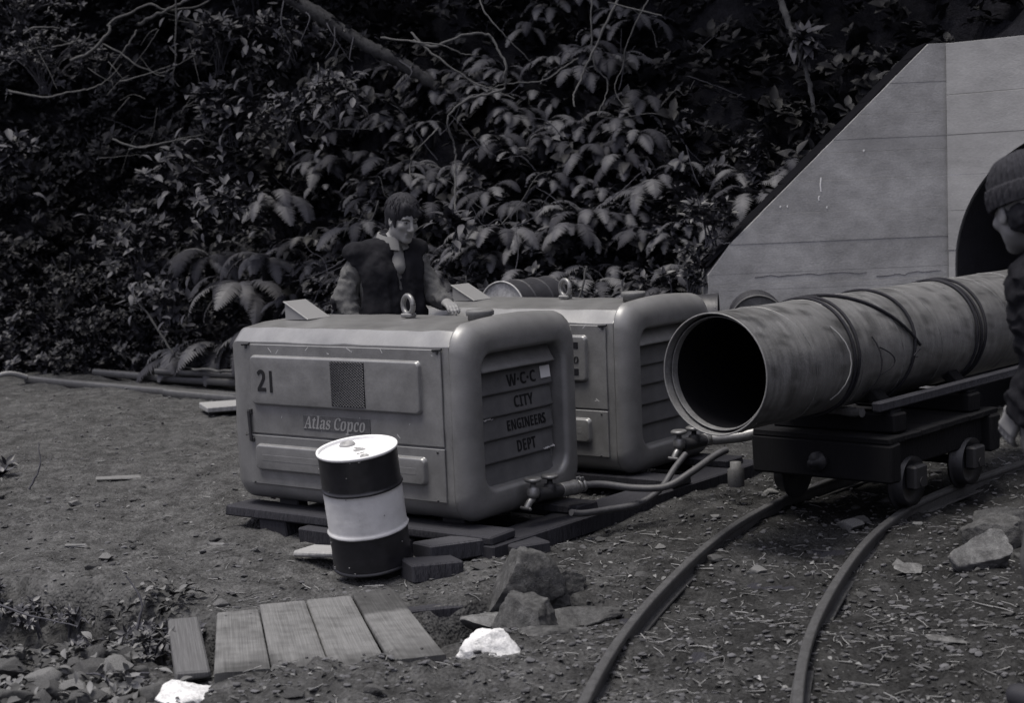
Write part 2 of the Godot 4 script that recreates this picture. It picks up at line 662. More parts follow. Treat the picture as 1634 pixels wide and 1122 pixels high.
	for i in courses.size() - 1:
		var y0: float = courses[i] + 0.001
		var y1: float = courses[i + 1] - 0.001
		var proud := rng.randf_range(-0.004, 0.004)
		var mb := MB.new()
		var tone := Color.WHITE * rng.randf_range(1.0, 1.05)
		for side in [-1, 1]:
			var far := -cx + 0.003 if side < 0 else 1.1
			var n := 8 if y1 <= spring + r else 1
			if y0 > spring + r - 0.05:
				if side < 0:
					mb = MB.new()
					mb.box(Transform3D(Basis(), Vector3((0.003 + 2.1) * 0.5, (y0 + y1) * 0.5, -0.18 + proud)), Vector3(2.097, y1 - y0, 0.36), 0.002)
					obj("concrete_lift", mb, con, pt)
				continue
			n = 9
			mb = MB.new()
			mb.col = tone
			var fr := []
			for k in n + 1:
				var y := lerpf(y0, y1, k / float(n))
				var e := r if y < spring else sqrt(maxf(0.0, r * r - (y - spring) * (y - spring)))
				fr.append([Vector3(cx + side * e, y, proud), Vector3(cx + far, y, proud)])
			for k in n:
				var mid := Vector3(cx + side * 0.98, (y0 + y1) * 0.5, -0.18)
				var a: Array = fr[k]
				var b: Array = fr[k + 1]
				var d := Vector3(0, 0, -0.36)
				mb.face([a[0], a[1], b[1], b[0]], mid)
				mb.face([a[0] + d, a[1] + d, b[1] + d, b[0] + d], mid)
				mb.face([a[0], b[0], b[0] + d, a[0] + d], mid)
				mb.face([a[1], b[1], b[1] + d, a[1] + d], mid)
			var e0: Array = fr[0]
			var e1: Array = fr[n]
			var dd := Vector3(0, 0, -0.36)
			mb.face([e1[0], e1[1], e1[1] + dd, e1[0] + dd], Vector3(cx + side, y0, -0.18))
			mb.face([e0[0], e0[1], e0[1] + dd, e0[0] + dd], Vector3(cx + side, y1, -0.18))
			obj("concrete_lift", mb, con, pt)
	# lining running back into the hill
	var rs := []
	for k in 8:
		var ring := PackedVector3Array()
		var z := -0.010 - k * 1.6
		var side_shift := 0.03 * k * k
		for i in 25:
			var a := PI * i / 24.0
			ring.append(Vector3(cx + side_shift + cos(a) * (r - 0.015), spring + sin(a) * (r - 0.015), z))
		ring.append(Vector3(cx + side_shift - r + 0.015, -0.05, z))
		ring.insert(0, Vector3(cx + side_shift + r - 0.015, -0.05, z))
		rs.append(ring)
	var lin := MB.new()
	lin.rows(rs, false)
	lin.face([rs[7][1], rs[7][7], rs[7][13], rs[7][19], rs[7][25], rs[7][26], rs[7][0]], Vector3(cx, 1, -20))
	obj("tunnel_lining", lin, both(mat("dark lining", 0.03, 0.8, 0.3, n_con, Vector3.ONE * 0.6, n_pit, 1.0, true)), pt)  # dark lining also covers the reveal of the arch
	# far wing of the portal, out of the photograph
	var w2 := thing("retaining_wall", "plain concrete retaining wall on the far side of the tunnel mouth", "wall")
	var rw := MB.new()
	rw.box(Transform3D(Basis(), Vector3(5.05, 1.15, -8.95)) * Transform3D(Basis(Vector3.UP, 0.45), Vector3.ZERO), Vector3(0.34, 2.4, 1.3), 0.01)
	obj("concrete_panel", rw, con, w2)

# ---------------------------------------------------------------- compressors
func hoop(x: float, y0: float, y1: float, z0: float, z1: float, r: float, n := 7, crown := 0.0, fold := 0.0) -> PackedVector3Array:
	# a rounded rectangle across the local x axis, with extra points along its straights
	var ring := PackedVector3Array()
	# fold > 0: the two top corners are flat bevels of that size instead of rounds
	var rt := fold if fold > 0.0 else r
	var cs := [[z0 - rt, y1 - rt, 0.0], [z1 + rt, y1 - rt, 0.25], [z1 + r, y0 + r, 0.5], [z0 - r, y0 + r, 0.75]]
	for q in 4:
		var c: Array = cs[q]
		for k in n:
			var a: float = TAU * (c[2] + 0.25 * k / (n - 1.0))
			if fold > 0.0 and q < 2:
				var w: float = [0.0, 0.05, 0.13, 0.5, 0.87, 0.95, 1.0][k]
				var chord := Vector2.from_angle(TAU * c[2]).lerp(Vector2.from_angle(TAU * (c[2] + 0.25)), w)
				chord = chord.lerp(Vector2.from_angle(TAU * (c[2] + 0.25 * w)), 0.16)
				ring.append(Vector3(x, c[1] + chord.y * rt, c[0] + chord.x * rt))
			else:
				ring.append(Vector3(x, c[1] + sin(a) * r, c[0] + cos(a) * r))
		var nx: Array = cs[(q + 1) % 4]
		var last := ring[-1]
		var a2: float = TAU * nx[2]
		var rn := rt if (q + 1) % 4 < 2 else r
		var to := Vector3(x, nx[1] + sin(a2) * rn, nx[0] + cos(a2) * rn)
		for k in range(1, 5):
			var w := last.lerp(to, k / 5.0)
			if q == 0:
				w.y += crown * sin(PI * k / 5.0)
			ring.append(w)
	return ring

func pillow(mb: MB, x0: float, x1: float, y0: float, y1: float, z: float, rise: float, r: float) -> void:   # pressed raised panel on the +z face
	var rs := []
	for st in [[0.0, 0.0], [0.006, 0.0], [0.008, rise * 0.35], [0.013, rise * 0.85], [0.02, rise], [0.06, rise], [0.14, rise * 1.04]]:
		var i: float = minf(st[0], (y1 - y0) * 0.4)
		var ring := PackedVector3Array()
		for q in hoop(0.0, y0 + i, y1 - i, x1 - i, x0 + i, maxf(r - i * 0.6, 0.008), 5):
			ring.append(Vector3(q.z, q.y, z + st[1]))
		rs.append(ring)
	mb.rows(rs, true)

func word(text: String, size: float, squash: float, slant: float, serif: bool, weight := 400, depth := 0.0016) -> ArrayMesh:
	var f := SystemFont.new()
	f.font_names = PackedStringArray(["Droid Serif" if serif else "Droid Sans"])
	f.font_weight = weight
	var tm := TextMesh.new()
	tm.font = f
	tm.text = text
	tm.font_size = 64
	tm.pixel_size = size / 46.0
	tm.depth = depth
	var a := tm.get_mesh_arrays()
	var vs: PackedVector3Array = a[Mesh.ARRAY_VERTEX]
	for i in vs.size():
		vs[i] = Vector3(vs[i].x * squash + vs[i].y * slant, vs[i].y, vs[i].z)
	a[Mesh.ARRAY_VERTEX] = vs
	var m := ArrayMesh.new()
	m.add_surface_from_arrays(Mesh.PRIMITIVE_TRIANGLES, a)
	return m

func compressor(first: bool, xf: Transform3D, label: String) -> Node3D:
	var paint: Material = mats["machine paint"]
	var front_paint: Material = mats["front paint"]
	var black: Material = mats["black print"]
	var dark: Material = mats["dark void"]
	var steel: Material = mats["worn steel"]
	var t := thing("air_compressor", label, "compressor", xf, "portable air compressors")
	var y0 := 0.155
	var y1 := 1.105
	var w := -0.95
	# main casing
	var rs := []
	for k in 8:
		var a := PI * 0.5 * k / 7.0
		var i := 0.09 * (1.0 - sin(a))
		rs.append(hoop(-1.635 + 0.09 * (1.0 - cos(a)), y0 + i, y1 - 0.026 - i, -i, w + i, 0.115 - i * 0.5, 7, 0.024, 0.072))
	for k in range(1, 14):
		var x := -1.545 + 1.441 * k / 13.0
		rs.append(hoop(x, y0, y1 - 0.026, 0.0, w, 0.115, 7, 0.024, 0.072))
	rs.append(hoop(-0.102, y0 + 0.004, y1 - 0.03, -0.004, w + 0.004, 0.113, 7, 0.024, 0.072))
	for r in rs:                                        # sheet metal is never quite flat
		for i in r.size():
			var q: Vector3 = r[i]
			r[i] = q + Vector3(0, 1, 1) * relief.get_noise_3d(q.x * 5.0 + xf.origin.x * 9.0, q.y * 5.0, q.z * 5.0) * 0.009
	var body := MB.new()
	body.rows(rs, true)
	obj("casing", body, paint, t)
	# nose cowl
	rs = []
	rs.append(hoop(-0.094, y0 + 0.012, y1 - 0.0, -0.004, w + 0.004, 0.12, 7, 0.018))
	rs.append(hoop(-0.0925, y0 - 0.006, y1 + 0.014, 0.010, w - 0.010, 0.13, 7, 0.018))
	for k in 9:
		var a := PI * 0.5 * k / 8.0
		var i := 0.098 * (1.0 - cos(a)) - 0.012
		rs.append(hoop(-0.088 + 0.088 * sin(a), y0 + i + 0.004, y1 - i, -i, w + i, 0.135 - i * 0.35, 7, 0.018 * cos(a)))
	for k in range(1, 6):
		var a := PI * 0.5 * k / 5.0
		var i := 0.100 + 0.034 * sin(a)
		rs.append(hoop(-0.034 * (1.0 - cos(a)) + 0.001, y0 + i + 0.012, y1 - i - 0.01, -i, w + i, 0.10 - 0.012 * sin(a), 7))
	rs.append(hoop(-0.118, y0 + 0.148, y1 - 0.146, -0.136, w + 0.136, 0.086, 7))
	var nose := MB.new()
	nose.rows(rs, true, false)
	obj("nose_cowl", nose, mats["cowl paint"], t)
	var back := MB.new()
	back.rows([hoop(-0.125, y0 + 0.13, y1 - 0.13, -0.12, w + 0.12, 0.08), hoop(-0.115, y0 + 0.13, y1 - 0.13, -0.12, w + 0.12, 0.08)], true)
	obj("grille_back", back, dark, t)
	# louvres with the lettering
	var words := ["", "W·C·C", "CITY", "ENGINEERS", "DEPT", ""]
	var tops := [0.985, 0.862, 0.750, 0.637, 0.524, 0.411]
	for k in 6:
		var hgt := 0.115 if k > 0 else 0.125
		var lean := 0.13 if k > 0 else 0.5
		var wd := 0.625 if k in [1, 2, 3, 4] else 0.60
		var sx := Transform3D(Basis(Vector3(0, 0, 1), lean), Vector3(-0.078 if k > 0 else -0.068, tops[k] - hgt * 0.5, w * 0.5))
		if k == 5:
			hgt = 0.118
		var mb := MB.new()
		var sr := []
		for e in 7:                                      # a louvre blade with a rolled lower lip
			var py: float = hgt * (0.5 - [0.0, 0.05, 0.35, 0.65, 0.9, 0.98, 1.0][e])
			var px: float = [-0.006, 0.0, 0.001, 0.0, 0.002, 0.004, -0.004][e]
			var row := PackedVector3Array()
			for j in 9:
				var zz := lerpf(0.5, -0.5, j / 8.0) * wd
				row.append(Vector3(px + 0.004 * cos(PI * (j / 8.0 - 0.5)) + relief.get_noise_2d(zz * 9.0, k * 30.0) * 0.003, py, zz))
			sr.append(row)
		mb.rows(sr, false)
		var from := MB.new()
		from.box(Transform3D(Basis(), Vector3(-0.006, 0, 0)), Vector3(0.006, hgt - 0.004, wd), 0.002)
		mb.add(from, Transform3D())
		var slat := obj("louvre", mb, front_paint if k > 0 else paint, t, sx)
		if words[k] != "" and first:
			var size: float = 0.058 if k != 3 else 0.052
			obj("lettering", word(words[k], size, [0, 1.1, 0.95, 0.84, 0.85][k], 0.0, false, 700), black, slat, Transform3D(Basis(Vector3.UP, PI / 2), Vector3(0.0065, -0.004, [0, -0.055, -0.065, -0.085, -0.075][k])))
		if k == 1 and first:
			var lb := MB.new()
			lb.box(Transform3D(Basis(), Vector3(0.0065, 0.008, -0.262)), Vector3(0.002, 0.062, 0.085), 0.0005)
			obj("white_label", lb, mats["white paper"], slat)
		if k in [3, 4] and first:
			var dr := MB.new()                           # chipped lip
			for q in 7:
				dr.box(Transform3D(Basis(Vector3.RIGHT, rng.randf_range(-1, 1)), Vector3(0.0066, (hgt * 0.5 - 0.008 if k == 3 else -hgt * 0.5 + 0.012) + rng.randf_range(-0.006, 0.004), (0.3 - q * 0.018) if k == 3 else (-0.22 - q * 0.014))), Vector3(0.002, rng.randf_range(0.003, 0.01), rng.randf_range(0.008, 0.02)), 0.0004)
			obj("paint_chips", dr, mats["chipped paint"], slat)
	# side doors
	var door := MB.new()
	door.box(Transform3D(Basis(), Vector3(-0.815, 0.762, 0.006)), Vector3(1.335, 0.472, 0.008), 0.003)
	var d1 := obj("side_door", door, paint, t)
	var emb := MB.new()
	if first:
		pillow(emb, -1.44, -0.262, 0.672, 0.948, 0.0098, 0.022, 0.03)
	else:
		pillow(emb, -0.80, -0.262, 0.672, 0.948, 0.0098, 0.022, 0.03)
	obj("pressed_panel", emb, paint, d1)
	if first:
		var vent := MB.new()
		vent.box(Transform3D(Basis(), Vector3(-0.735, 0.812, 0.0328)), Vector3(0.228, 0.226, 0.003), 0.001)
		obj("vent_opening", vent, dark, d1)
		var mesh_wire := MB.new()
		for k in 30:                                     # expanded metal: two sets of slanting strands
			for sl in [1.0, -1.0]:
				var c := -1.02 + k * 0.0198
				var a := Vector2(c - sl * 0.16, 0.70)
				var b := Vector2(c + sl * 0.16, 0.924)
				var lo := Vector2(-0.846, 0.702)
				var hi := Vector2(-0.624, 0.922)
				var t0 := 0.0
				var t1 := 1.0
				var dx := b.x - a.x
				var ta := (lo.x - a.x) / dx
				var tb := (hi.x - a.x) / dx
				t0 = maxf(t0, minf(ta, tb))
				t1 = minf(t1, maxf(ta, tb))
				if t1 - t0 > 0.02:
					var p0 := a.lerp(b, t0)
					var p1 := a.lerp(b, t1)
					mesh_wire.tube([Vector3(p0.x, p0.y, 0.0365), Vector3(p1.x, p1.y, 0.0365)], 0.0032, 0.0032, 3)
		obj("vent_mesh", mesh_wire, mats["mesh wire"], d1).set_meta("kind", "stuff")
		obj("fleet_number", word("2", 0.112, 0.80, 0.0, false, 700), black, d1, Transform3D(Basis(), Vector3(-1.345, 0.807, 0.0345)))
		var bar := MB.new()
		bar.box(Transform3D(Basis(), Vector3(-1.274, 0.807, 0.0345)), Vector3(0.019, 0.114, 0.0016), 0.0004)
		obj("fleet_number", bar, black, d1)
		var plate := MB.new()
		plate.box(Transform3D(Basis(), Vector3(-0.845, 0.602, 0.0115)), Vector3(0.46, 0.074, 0.004), 0.001)
		var pl := obj("name_plate", plate, mats["plate"], d1)
		obj("plate_lettering", word("Atlas Copco", 0.064, 0.80, 0.22, true, 700), mats["plate letters"], pl, Transform3D(Basis(), Vector3(-0.855, 0.602, 0.0142)))
	else:
		for y in [0.885, 0.735]:
			var slot := MB.new()
			slot.box(Transform3D(Basis(), Vector3(-0.42, y, 0.0335)), Vector3(0.20, 0.036, 0.003), 0.001)
			obj("vent_slot", slot, dark, d1)
		obj("plate_lettering", word("Atlas Copco", 0.05, 0.9, 0.18, true, 700), black, d1, Transform3D(Basis(), Vector3(-0.50, 0.808, 0.0345)))
	var sc := MB.new()                                     # scratches down to the primer
	var gs := RandomNumberGenerator.new()
	gs.seed = 5 if first else 6
	for k in 16:
		var sx2 := gs.randf_range(-1.46, -0.17)
		var sy2 := gs.randf_range(0.545, 0.66) if k % 2 else gs.randf_range(0.955, 0.99)
		sc.box(Transform3D(Basis(Vector3(0, 0, 1), gs.randf_range(-1.2, 1.2)), Vector3(sx2, sy2, 0.0102)), Vector3(gs.randf_range(0.006, 0.035), 0.0022, 0.0006), 0.0002)
	obj("scratches", sc, mats["chipped paint"], d1).set_meta("kind", "stuff")
	var latch := MB.new()
	latch.box(Transform3D(Basis(Vector3(0, 0, 1), 0.06), Vector3(-1.462, 0.565, 0.021)), Vector3(0.018, 0.165, 0.012), 0.003)
	latch.box(Transform3D(Basis(), Vector3(-1.462, 0.64, 0.014)), Vector3(0.03, 0.03, 0.014), 0.003)
	latch.box(Transform3D(Basis(), Vector3(-1.452, 0.49, 0.014)), Vector3(0.026, 0.022, 0.012), 0.003)
	latch.tube([Vector3(-1.47, 0.52, 0.02), Vector3(-1.485, 0.515, 0.03), Vector3(-1.50, 0.525, 0.014)], 0.004, 0.004, 5)
	obj("latch", latch, mats["black iron"], d1)
	for x in [-1.47, -0.165]:
		var hg := MB.new()
		hg.tube([Vector3(x - 0.028, 0.994, 0.012), Vector3(x + 0.028, 1.0, 0.012)], 0.007, 0.007, 6)
		hg.box(Transform3D(Basis(), Vector3(x, 0.985, 0.012)), Vector3(0.014, 0.02, 0.006), 0.002)
		obj("hinge", hg, mats["black iron"], t)
	var low := MB.new()
	low.box(Transform3D(Basis(), Vector3(-0.815, 0.385, 0.006)), Vector3(1.335, 0.262, 0.008), 0.003)
	var d2 := obj("lower_panel", low, paint, t)
	var e2 := MB.new()
	pillow(e2, -1.43, -0.25, 0.325, 0.478, 0.0098, 0.024, 0.03)
	obj("pressed_panel", e2, paint, d2)
	for q in [[-1.455, 0.262], [-0.20, 0.262], [-0.19, 0.50]]:
		var bolt := MB.new()
		bolt.lathe([[0.0, 0.0], [0.006, 0.0], [0.006, 0.004], [0.0, 0.006]], 8, Transform3D(Basis(Vector3.RIGHT, PI / 2), Vector3(q[0], q[1], 0.009)))
		obj("bolt", bolt, mats["black iron"], d2)
	# on the roof: folded deflector, lifting ring, filler cap
	var fin := MB.new()
	for s in [0.0, -0.16]:
		var a := Vector3(-1.475, 1.10, -0.30 + s)
		fin.face([a, a + Vector3(0.17, 0, 0), a + Vector3(0.0, 0.092, 0)], a + Vector3(0.05, 0.03, -0.08 - s))
	var ft := MB.new()
	ft.box(Transform3D(Basis(Vector3(0, 0, 1), -0.49), Vector3(-1.392, 1.149, -0.38)), Vector3(0.205, 0.007, 0.176), 0.002)
	fin.add(ft, Transform3D())
	obj("roof_deflector", fin, both(mat("sheet steel pale", 0.17, 0.5, 0.5)), t)
	var ring_pts := []
	for k in 25:
		var a := TAU * k / 24.0
		ring_pts.append(Vector3(-0.735 + cos(a) * 0.043, 1.172 + sin(a) * 0.048, -0.46 + cos(a) * 0.012))
	var lr := MB.new()
	lr.tube(ring_pts, 0.0145, 0.0145, 9)
	lr.box(Transform3D(Basis(), Vector3(-0.735, 1.118, -0.46)), Vector3(0.075, 0.022, 0.05), 0.006)
	obj("lifting_ring", lr, steel, t)
	var fc := MB.new()
	fc.lathe([[0.0, 1.10], [0.062, 1.10], [0.062, 1.122], [0.07, 1.124], [0.072, 1.142], [0.066, 1.152], [0.0, 1.154]], 22, Transform3D(Basis(), Vector3(-0.215, 0.006, -0.40)))
	obj("filler_cap", fc, mats["dull cap"], t)
	# skids
	for z in [-0.16, w + 0.16]:
		var sk := MB.new()
		sk.box(Transform3D(Basis(), Vector3(-0.80, 0.075, z)), Vector3(1.4, 0.05, 0.07), 0.005)
		for x in [-1.35, -0.22]:
			sk.box(Transform3D(Basis(), Vector3(x, 0.128, z)), Vector3(0.14, 0.07, 0.08), 0.006)
		obj("skid", sk, mats["black iron"], t)
	return t

# ---------------------------------------------------------------- drums, pipe, track
func drum(xf: Transform3D, label: String, group: String, mid: Material, ends: Material, top: Material) -> Node3D:
	var t := thing("steel_drum", label, "drum", xf, group)
	var r := 0.182
	var hgt := 0.565
	var seg := 44
	var swell := func(y: float) -> float:
		return r + 0.008 * exp(-pow((y - 0.182) / 0.007, 2.0)) + 0.008 * exp(-pow((y - 0.385) / 0.007, 2.0))
	var bands := [[0.012, 0.176, ends, "lower_band"], [0.176, 0.379, mid, "middle_band"], [0.379, 0.553, ends, "upper_band"]]
	for b in bands:
		var prof := []
		for k in 31:
			var y := lerpf(b[0], b[1], k / 30.0)
			prof.append([swell.call(y), y])
		var mb := MB.new()
		var rs := []
		for q in prof:
			var ring := PackedVector3Array()
			for k in seg:
				var a := TAU * k / seg
				var rr: float = q[0] + relief.get_noise_3d(cos(a) * 4.0, q[1] * 9.0 + xf.origin.z * 5.0, sin(a) * 4.0) * 0.003
				ring.append(Vector3(cos(a) * rr, q[1], sin(a) * rr))
			rs.append(ring)
		mb.rows(rs, true, false)
		obj(b[3], mb, b[2], t)
	var lid := MB.new()
	lid.lathe([[0.0, 0.549], [0.165, 0.548], [0.172, 0.546], [0.1745, 0.549], [0.176, 0.56], [0.18, hgt], [0.187, hgt], [0.1885, 0.558], [0.186, 0.551], [0.1815, 0.549]], seg)
	var l := obj("lid", lid, top, t)
	for q in [[0.105, -0.055, 0.034, 0.014], [-0.125, 0.045, 0.02, 0.012]]:
		var bung := MB.new()
		var n := 20
		bung.lathe([[0.0, 0.548], [q[2] * 1.15, 0.5485], [q[2] * 1.1, 0.553], [q[2] * 0.9, 0.548 + q[3]], [q[2] * 0.62, 0.548 + q[3]], [q[2] * 0.56, 0.548 + q[3] * 0.5], [0.0, 0.548 + q[3] * 0.5]], n, Transform3D(Basis(), Vector3(q[0], 0, q[1])))
		obj("bung", bung, mats["bung"], l)
	var gs := RandomNumberGenerator.new()
	gs.seed = int(absf(xf.origin.x) * 100.0)
	for band in [[0.02, 0.17, "lower_band"], [0.395, 0.545, "upper_band"], [0.195, 0.375, "middle_band"]]:
		var chips := MB.new()                               # scuffs and rust spots
		for k in 11:
			var a := gs.randf() * TAU
			var y: float = lerpf(band[0], band[1], gs.randf()) if k % 3 else band[0 if k % 2 else 1]
			var n := Vector3(cos(a), 0, sin(a))
			chips.box(Transform3D(Basis(n.cross(Vector3.UP), Vector3.UP, n) * Basis(Vector3.BACK, gs.randf_range(-0.8, 0.8)), n * 0.1845 + Vector3(0, y, 0)), Vector3(gs.randf_range(0.002, 0.009), gs.randf_range(0.001, 0.005), 0.004), 0.001, 0.001, gs)
		obj("scuffs", chips, mats["rust"] if band[2] == "middle_band" else mats["bung"], t.find_child(band[2], false, false)).set_meta("kind", "stuff")
	var bt := MB.new()
	bt.lathe([[0.0, 0.012], [0.17, 0.012], [0.176, 0.0], [0.186, 0.0], [0.1885, 0.006], [0.183, 0.014]], seg)
	obj("bottom_chime", bt, ends, t)
	return t

var track := [Vector3(0.2, 0, -2.0), Vector3(0.33, 0, -3.6), Vector3(0.552, 0, -5.01), Vector3(0.902, 0, -6.218), Vector3(1.45, 0, -7.53), Vector3(2.14, 0, -8.52), Vector3(3.868, 0, -10.38), Vector3(5.2, 0, -11.9)]

func sweep(mb: MB, pts: Array, hw: float, y0: float, y1: float, ch: float) -> void:
	var rs := []
	for i in pts.size():
		var d: Vector3 = (pts[mini(i + 1, pts.size() - 1)] - pts[maxi(i - 1, 0)]).normalized()
		var n := Vector3(-d.z, 0, d.x)
		var ring := PackedVector3Array()
		for q in [[-hw + ch, y0], [hw - ch, y0], [hw, y0 + ch], [hw, y1 - ch], [hw - ch, y1], [-hw + ch, y1], [-hw, y1 - ch], [-hw, y0 + ch]]:
			ring.append(pts[i] + n * q[0] + Vector3(0, q[1], 0))
		rs.append(ring)
	mb.rows(rs, true)

func railway() -> void:
	var rust: Material = mats["rail steel"]
	var cl := smooth(track, 9)
	for s in [-1, 1]:
		var pts := []
		for i in cl.size():
			var d: Vector3 = (cl[mini(i + 1, cl.size() - 1)] - cl[maxi(i - 1, 0)]).normalized()
			pts.append(cl[i] + Vector3(-d.z, 0, d.x) * 0.342 * s + Vector3(0, -0.012 + 0.003 * sin(i * 0.3 + s), 0))
		var t := thing("rail", "left hand curved narrow gauge rail running under the trolley beside the compressors" if s < 0 else "right hand curved narrow gauge rail on the side away from the compressors", "rail", Transform3D(), "rails of the narrow gauge track")
		var hd := MB.new()
		sweep(hd, pts, 0.019, 0.052, 0.082, 0.006)
		obj("rail_head", hd, rust, t)
		var wb := MB.new()
		sweep(wb, pts, 0.007, 0.010, 0.053, 0.002)
		obj("rail_web", wb, rust, t)
		var fo := MB.new()
		sweep(fo, pts, 0.033, 0.0, 0.012, 0.003)
		obj("rail_foot", fo, rust, t)
	for i in range(6, cl.size() - 4, 4):
		var d: Vector3 = (cl[i + 1] - cl[i - 1]).normalized()
		var at: Vector3 = cl[i]
		var sl := MB.new()
		sl.box(Transform3D(), Vector3(1.15, 0.1, 0.15), 0.012, 0.008, rng)
		var o := obj("sleeper", sl, mats["sleeper wood"], null, pose(Vector3(at.x, land(at.x, at.z) - 0.063, at.z), d))
		tag(o, "half buried timber sleeper %s" % ["under the bottom edge of the view", "crossing the rails nearest the camera", "level with the boulders", "between the rails short of the trolley", "just in front of the trolley", "under the trolley", "behind the trolley", "well behind the trolley", "before the tunnel mouth"][clampi(int((-at.z - 4.0) / 0.75), 0, 8)], "sleeper", "sleepers under the narrow gauge track")

func pipe() -> void:
	var xf := pole(Vector3(0.92, 0.865, -7.05), Vector3(0.668, 0, -0.744))     # local y runs along the pipe, away from the camera
	var t := thing("steel_pipe", "long large bore pipe with spiral wrapped skin lying on the rail trolley", "pipe", xf)
	var seg := 64
	var rs := []
	var ln := 6.0
	for k in 101:
		var y := ln * k / 100.0
		var ring := PackedVector3Array()
		for j in seg:
			var a := TAU * j / seg
			var twist := fposmod(y / 0.42 + a / TAU, 1.0)                          # overlapping helical wrap
			var rr := 0.2835 + 0.0012 * twist + relief.get_noise_3d(cos(a) * 2.0, y * 3.0, sin(a) * 2.0) * 0.003
			ring.append(Vector3(cos(a) * rr, y, sin(a) * rr))
		rs.append(ring)
	var sh := MB.new()
	sh.rows(rs, true, false)
	for i in sh.v.size():                                  # tar drips, dirt and bare patches in the wrapping
		var q := sh.v[i]
		var s := 0.86 + 0.55 * relief.get_noise_3d(q.x * 3.0, q.y * 1.6, q.z * 3.0) + 0.3 * fine.get_noise_3d(q.x * 13.0, q.y * 9.0, q.z * 13.0)
		if fine.get_noise_3d(q.x * 7.0 + 4.0, q.y * 11.0, q.z * 7.0) > 0.36:
			s *= 0.45
		sh.c[i] = Color.WHITE * clampf(s, 0.3, 1.35)
	obj("pipe_skin", sh, mats["pipe wrap"], t)
	var lip := MB.new()
	lip.rows([pring(0.2838, 0.0, seg), pring(0.2845, -0.004, seg), pring(0.280, -0.006, seg), pring(0.276, -0.003, seg), pring(0.2755, 0.05, seg)], true, false)
	obj("end_lip", lip, mats["lip steel"], t)
	var step_ := MB.new()
	step_.rows([pring(0.2756, 0.05, seg), pring(0.266, 0.052, seg)], true, false)
	obj("end_recess", step_, mats["dark void"], t)
	var inn := MB.new()
	inn.rows([pring(0.2662, 0.052, seg), pring(0.2655, 0.034, seg), pring(0.262, 0.031, seg), pring(0.2585, 0.033, seg), pring(0.2575, 0.07, seg)], true, false)
	obj("inner_lip", inn, mats["lip steel"], t)
	var bore := MB.new()
	bore.rows([pring(0.2576, 0.07, seg), pring(0.2576, 3.0, seg), pring(0.2576, ln, seg)], true, false)
	bore.rows([pring(0.2576, ln, seg), pring(0.2845, ln, seg)], true, false)
	obj("bore", bore, mats["bitumen"], t)
	# helical seam, standing proud
	var hx := []
	for k in 460:
		var y := 0.06 + (ln - 0.1) * k / 459.0
		var a := -TAU * y / 0.42
		hx.append(Vector3(cos(a) * 0.2848, y, sin(a) * 0.2848))
	var hs := MB.new()
	hs.tube(hx, 0.0028, 0.0028, 4)
	obj("spiral_seam", hs, mats["pipe wrap"], t)
	# ropes and chain lashings
	var rope: Material = mats["black rope"]
	for q in [[0.77, 0.0], [0.81, 0.02], [1.36, 0.0], [2.10, 0.01], [2.15, -0.01], [2.20, 0.015], [3.4, 0.0]]:
		var pts := []
		for k in 49:
			var a := TAU * k / 48.0
			var bulge := 0.2925 + 0.003 * sin(a * 3.0 + q[0] * 9.0)
			pts.append(Vector3(cos(a) * bulge, q[0] + 0.018 * sin(a * 2.0 + q[0] * 5.0) + q[1] * sin(a), sin(a) * bulge))
		var mb := MB.new()
		mb.tube(pts, 0.0085, 0.0085, 6)
		obj("lashing", mb, rope, t)
	# the slanting rope between two lashings, over the top and down the near side
	var up := xf.basis.inverse() * Vector3.UP
	var near := xf.basis.inverse() * Vector3(0.744, 0, 0.668)
	var pts2 := []
	for k in 16:
		var f := k / 15.0
		var a := lerpf(-0.25, 1.55, f)
		pts2.append((up * cos(a) + near * sin(a)) * 0.2935 + Vector3(0, lerpf(0.86, 1.42, pow(f, 1.1)), 0))
	var sl := MB.new()
	sl.tube(pts2, 0.0085, 0.0085, 6)
	obj("lashing", sl, rope, t)
	for q in [[0.62, 0.95, 2.25, 0.05], [1.42, 1.62, 1.75, -0.12], [1.0, 1.45, 1.95, 0.1], [0.95, 1.25, 2.3, 0.02]]:
		var ends := []
		for k in 9:
			var f := k / 8.0
			var a := lerpf(q[1], q[2], f)
			ends.append((up * cos(a) + near * sin(a)) * (0.293 + 0.03 * sin(PI * f)) + Vector3(0, q[0] + q[3] * sin(f * 3.0), 0))
		var mb := MB.new()
		mb.tube(ends, 0.004, 0.003, 5)
		obj("loose_wire", mb, mats["pale wire"] if q[0] < 0.7 else rope, t)

func pring(r: float, y: float, seg: int) -> PackedVector3Array:
	var ring := PackedVector3Array()
	for j in seg:
		ring.append(Vector3(cos(TAU * j / seg) * r, y, sin(TAU * j / seg) * r))
	return ring

